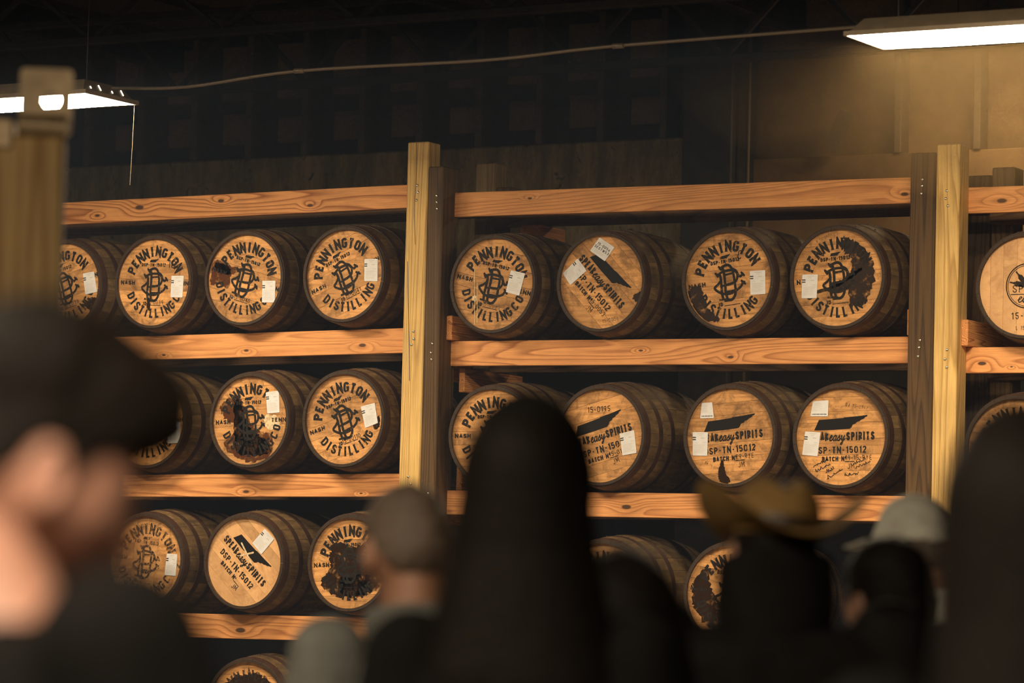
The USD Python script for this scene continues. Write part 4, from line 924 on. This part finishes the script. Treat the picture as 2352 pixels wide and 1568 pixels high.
short = lambda x, y, z: .007 + .018 * sst(z, .03, .11)
quiff = lambda x, y, z: .004 + .034 * sst(z, .03, .10) * sst(np.abs(y) + z, .03, .12) + .026 * sst(y, .02, .08) * sst(z, .022, .05)
thin = lambda x, y, z: .004 + 0 * x
def beard(t, T, H, nb, zs):
    v = HEADV; m = sst(-v[:, 2], .045, .065) * sst(v[:, 1], -.035, .0)
    c = trimesh.Trimesh(v + D0 * (m * .0075 - .006)[:, None], SPH.faces, process=False); c.apply_transform(T)
    part(t, 'beard', c, MAT['stubble'], True)
PEOPLE = {}
def at_head(px_world, lean, face, fwd):          # floor point that puts the head where it belongs
    F = RIGHT * math.cos(math.radians(face)) + FWD * math.sin(math.radians(face)); Rt = np.array([F[1], -F[0], 0])
    p = np.array([px_world[0], px_world[1], 0]) - F * (fwd + lean[1]) - Rt * lean[0]; return p[:2]
def place(name, head_at, height=None, **k):
    lean, fwd, face = k.get('lean', (0, 0)), k.get('head_fwd', .03), k['face']
    h = (EYE + head_at[2]) / 1.655 * 1.78
    PEOPLE[name] = person(base=at_head(head_at, lean, face, fwd), height=h, **k)
place('P1', (-1.845, -15.455, .099), face=50, label='out of focus man with dark swept hair bowing his head, closest at the left edge', head_rot=(-22, -25, 0), hair=(hair_shell(None, quiff, 1, low=.006), 'hair_dark'), coat='coat_black', hunch=.090, head_fwd=.035, arms='raised', shoulders=.19, bulk=1.0, neckline=-.06, extra=beard)
place('P2', (-3.490, -12.125, .096), face=118, label='out of focus grey haired person in a pale grey collar, left of the black hood', head_rot=(-8, 0, 0), hair=(hair_shell(None, lambda x, y, z: .006 + .006 * sst(z, .02, .1), 2), 'hair_grey'), coat='shirt_grey', skin='skin_dark', hunch=.04, extra=collar_of('shirt_grey', 1.0, .05))
place('P3', (-2.702, -13.065, .185), face=85, label='person seen from behind in a black hood and long black hair, centre foreground', head_rot=(-4, 0, 0), hair=(hair_shell(None, short, 3), 'hair_dark'), coat='coat_black', hat=hood, hunch=-.02, shoulders=.20, bulk=1.0, extra=long_hair(.125, .30))
place('P4', (-2.916, -11.725, .101), face=95, label='person from behind in a tan cowboy hat with curled brim, right of centre', head_rot=(-4, 4, 5), hair=(hair_shell(None, short, 4), 'hair_dark'), coat='coat_black2', skin='skin_dark', hat=brimmed_hat, hunch=.085, shoulders=.25, bulk=1.08, extra=collar_of('coat_black2', 1.25, .12))
place('P5', (-3.570, -9.527, .165), face=150, label='person in a cream cap and cream scarf before the right hand posts', head_rot=(-4, 0, 0), hair=(hair_shell(None, thin, 5), 'hair_grey'), coat='coat_black2', skin='skin_dark', hat=knit_cap, extra=collar_of('cream', 1.15, .10, 'scarf'))
place('P6', (-1.481, -14.094, .100), face=95, label='person with long black hair seen from behind at the right picture edge', head_rot=(0, 0, 0), hair=(hair_shell(None, short, 6), 'hair_dark'), coat='coat_black', extra=long_hair(.110, .36))
place('P7', (-2.925, -11.16, .018), face=122, label='dark haired person just left of and below the cream cap', head_rot=(0, 0, 0), hair=(hair_shell(None, short, 7), 'hair_dark'), coat='coat_black', skin='skin_dark', hunch=.05, extra=collar_of('coat_black', 1.2, .10))
place('P8', (-2.768, -12.615, -.040), face=95, label='shorter dark haired person between the black hood and the cowboy hat', head_rot=(-6, 0, 0), hair=(hair_shell(None, short, 8), 'hair_dark'), coat='coat_black', hunch=.05, shoulders=.21, extra=long_hair(.14, .30))

# ------------------------------------------------------------------ air
haze = part(None, 'haze', box(-20, 6, -9.0, -5.4, .05, Z + 2.2), mat('black_lift_haze', {'v': ('principled_volume', {'color': HAZE_COLOR, 'density': HAZE_DENSITY, 'anisotropy': .0})}, volume='v.volume'))  # haze slab added as a veil that lifts the blacks
tag(haze, 'thin haze added across the aisle to lift the dark tones', 'haze', kind='stuff')
puff = m3.Manifold.sphere(1.0, 40).scale((2.6, 1.3, .72)).translate((-5.7, -1.62, Z + 2.72)).trim_by_plane((0, 0, -1), -(Z + 2.70))
smoke = part(None, 'smoke', puff, mat('drifting_smoke', {'v': ('principled_volume', {'color': (1.0, .66, .28), 'density': SMOKE_DENSITY, 'anisotropy': .0})}, volume='v.volume'), True)
tag(smoke, 'warm smoky haze glowing under the bright lamp at upper right', 'smoke', kind='stuff')
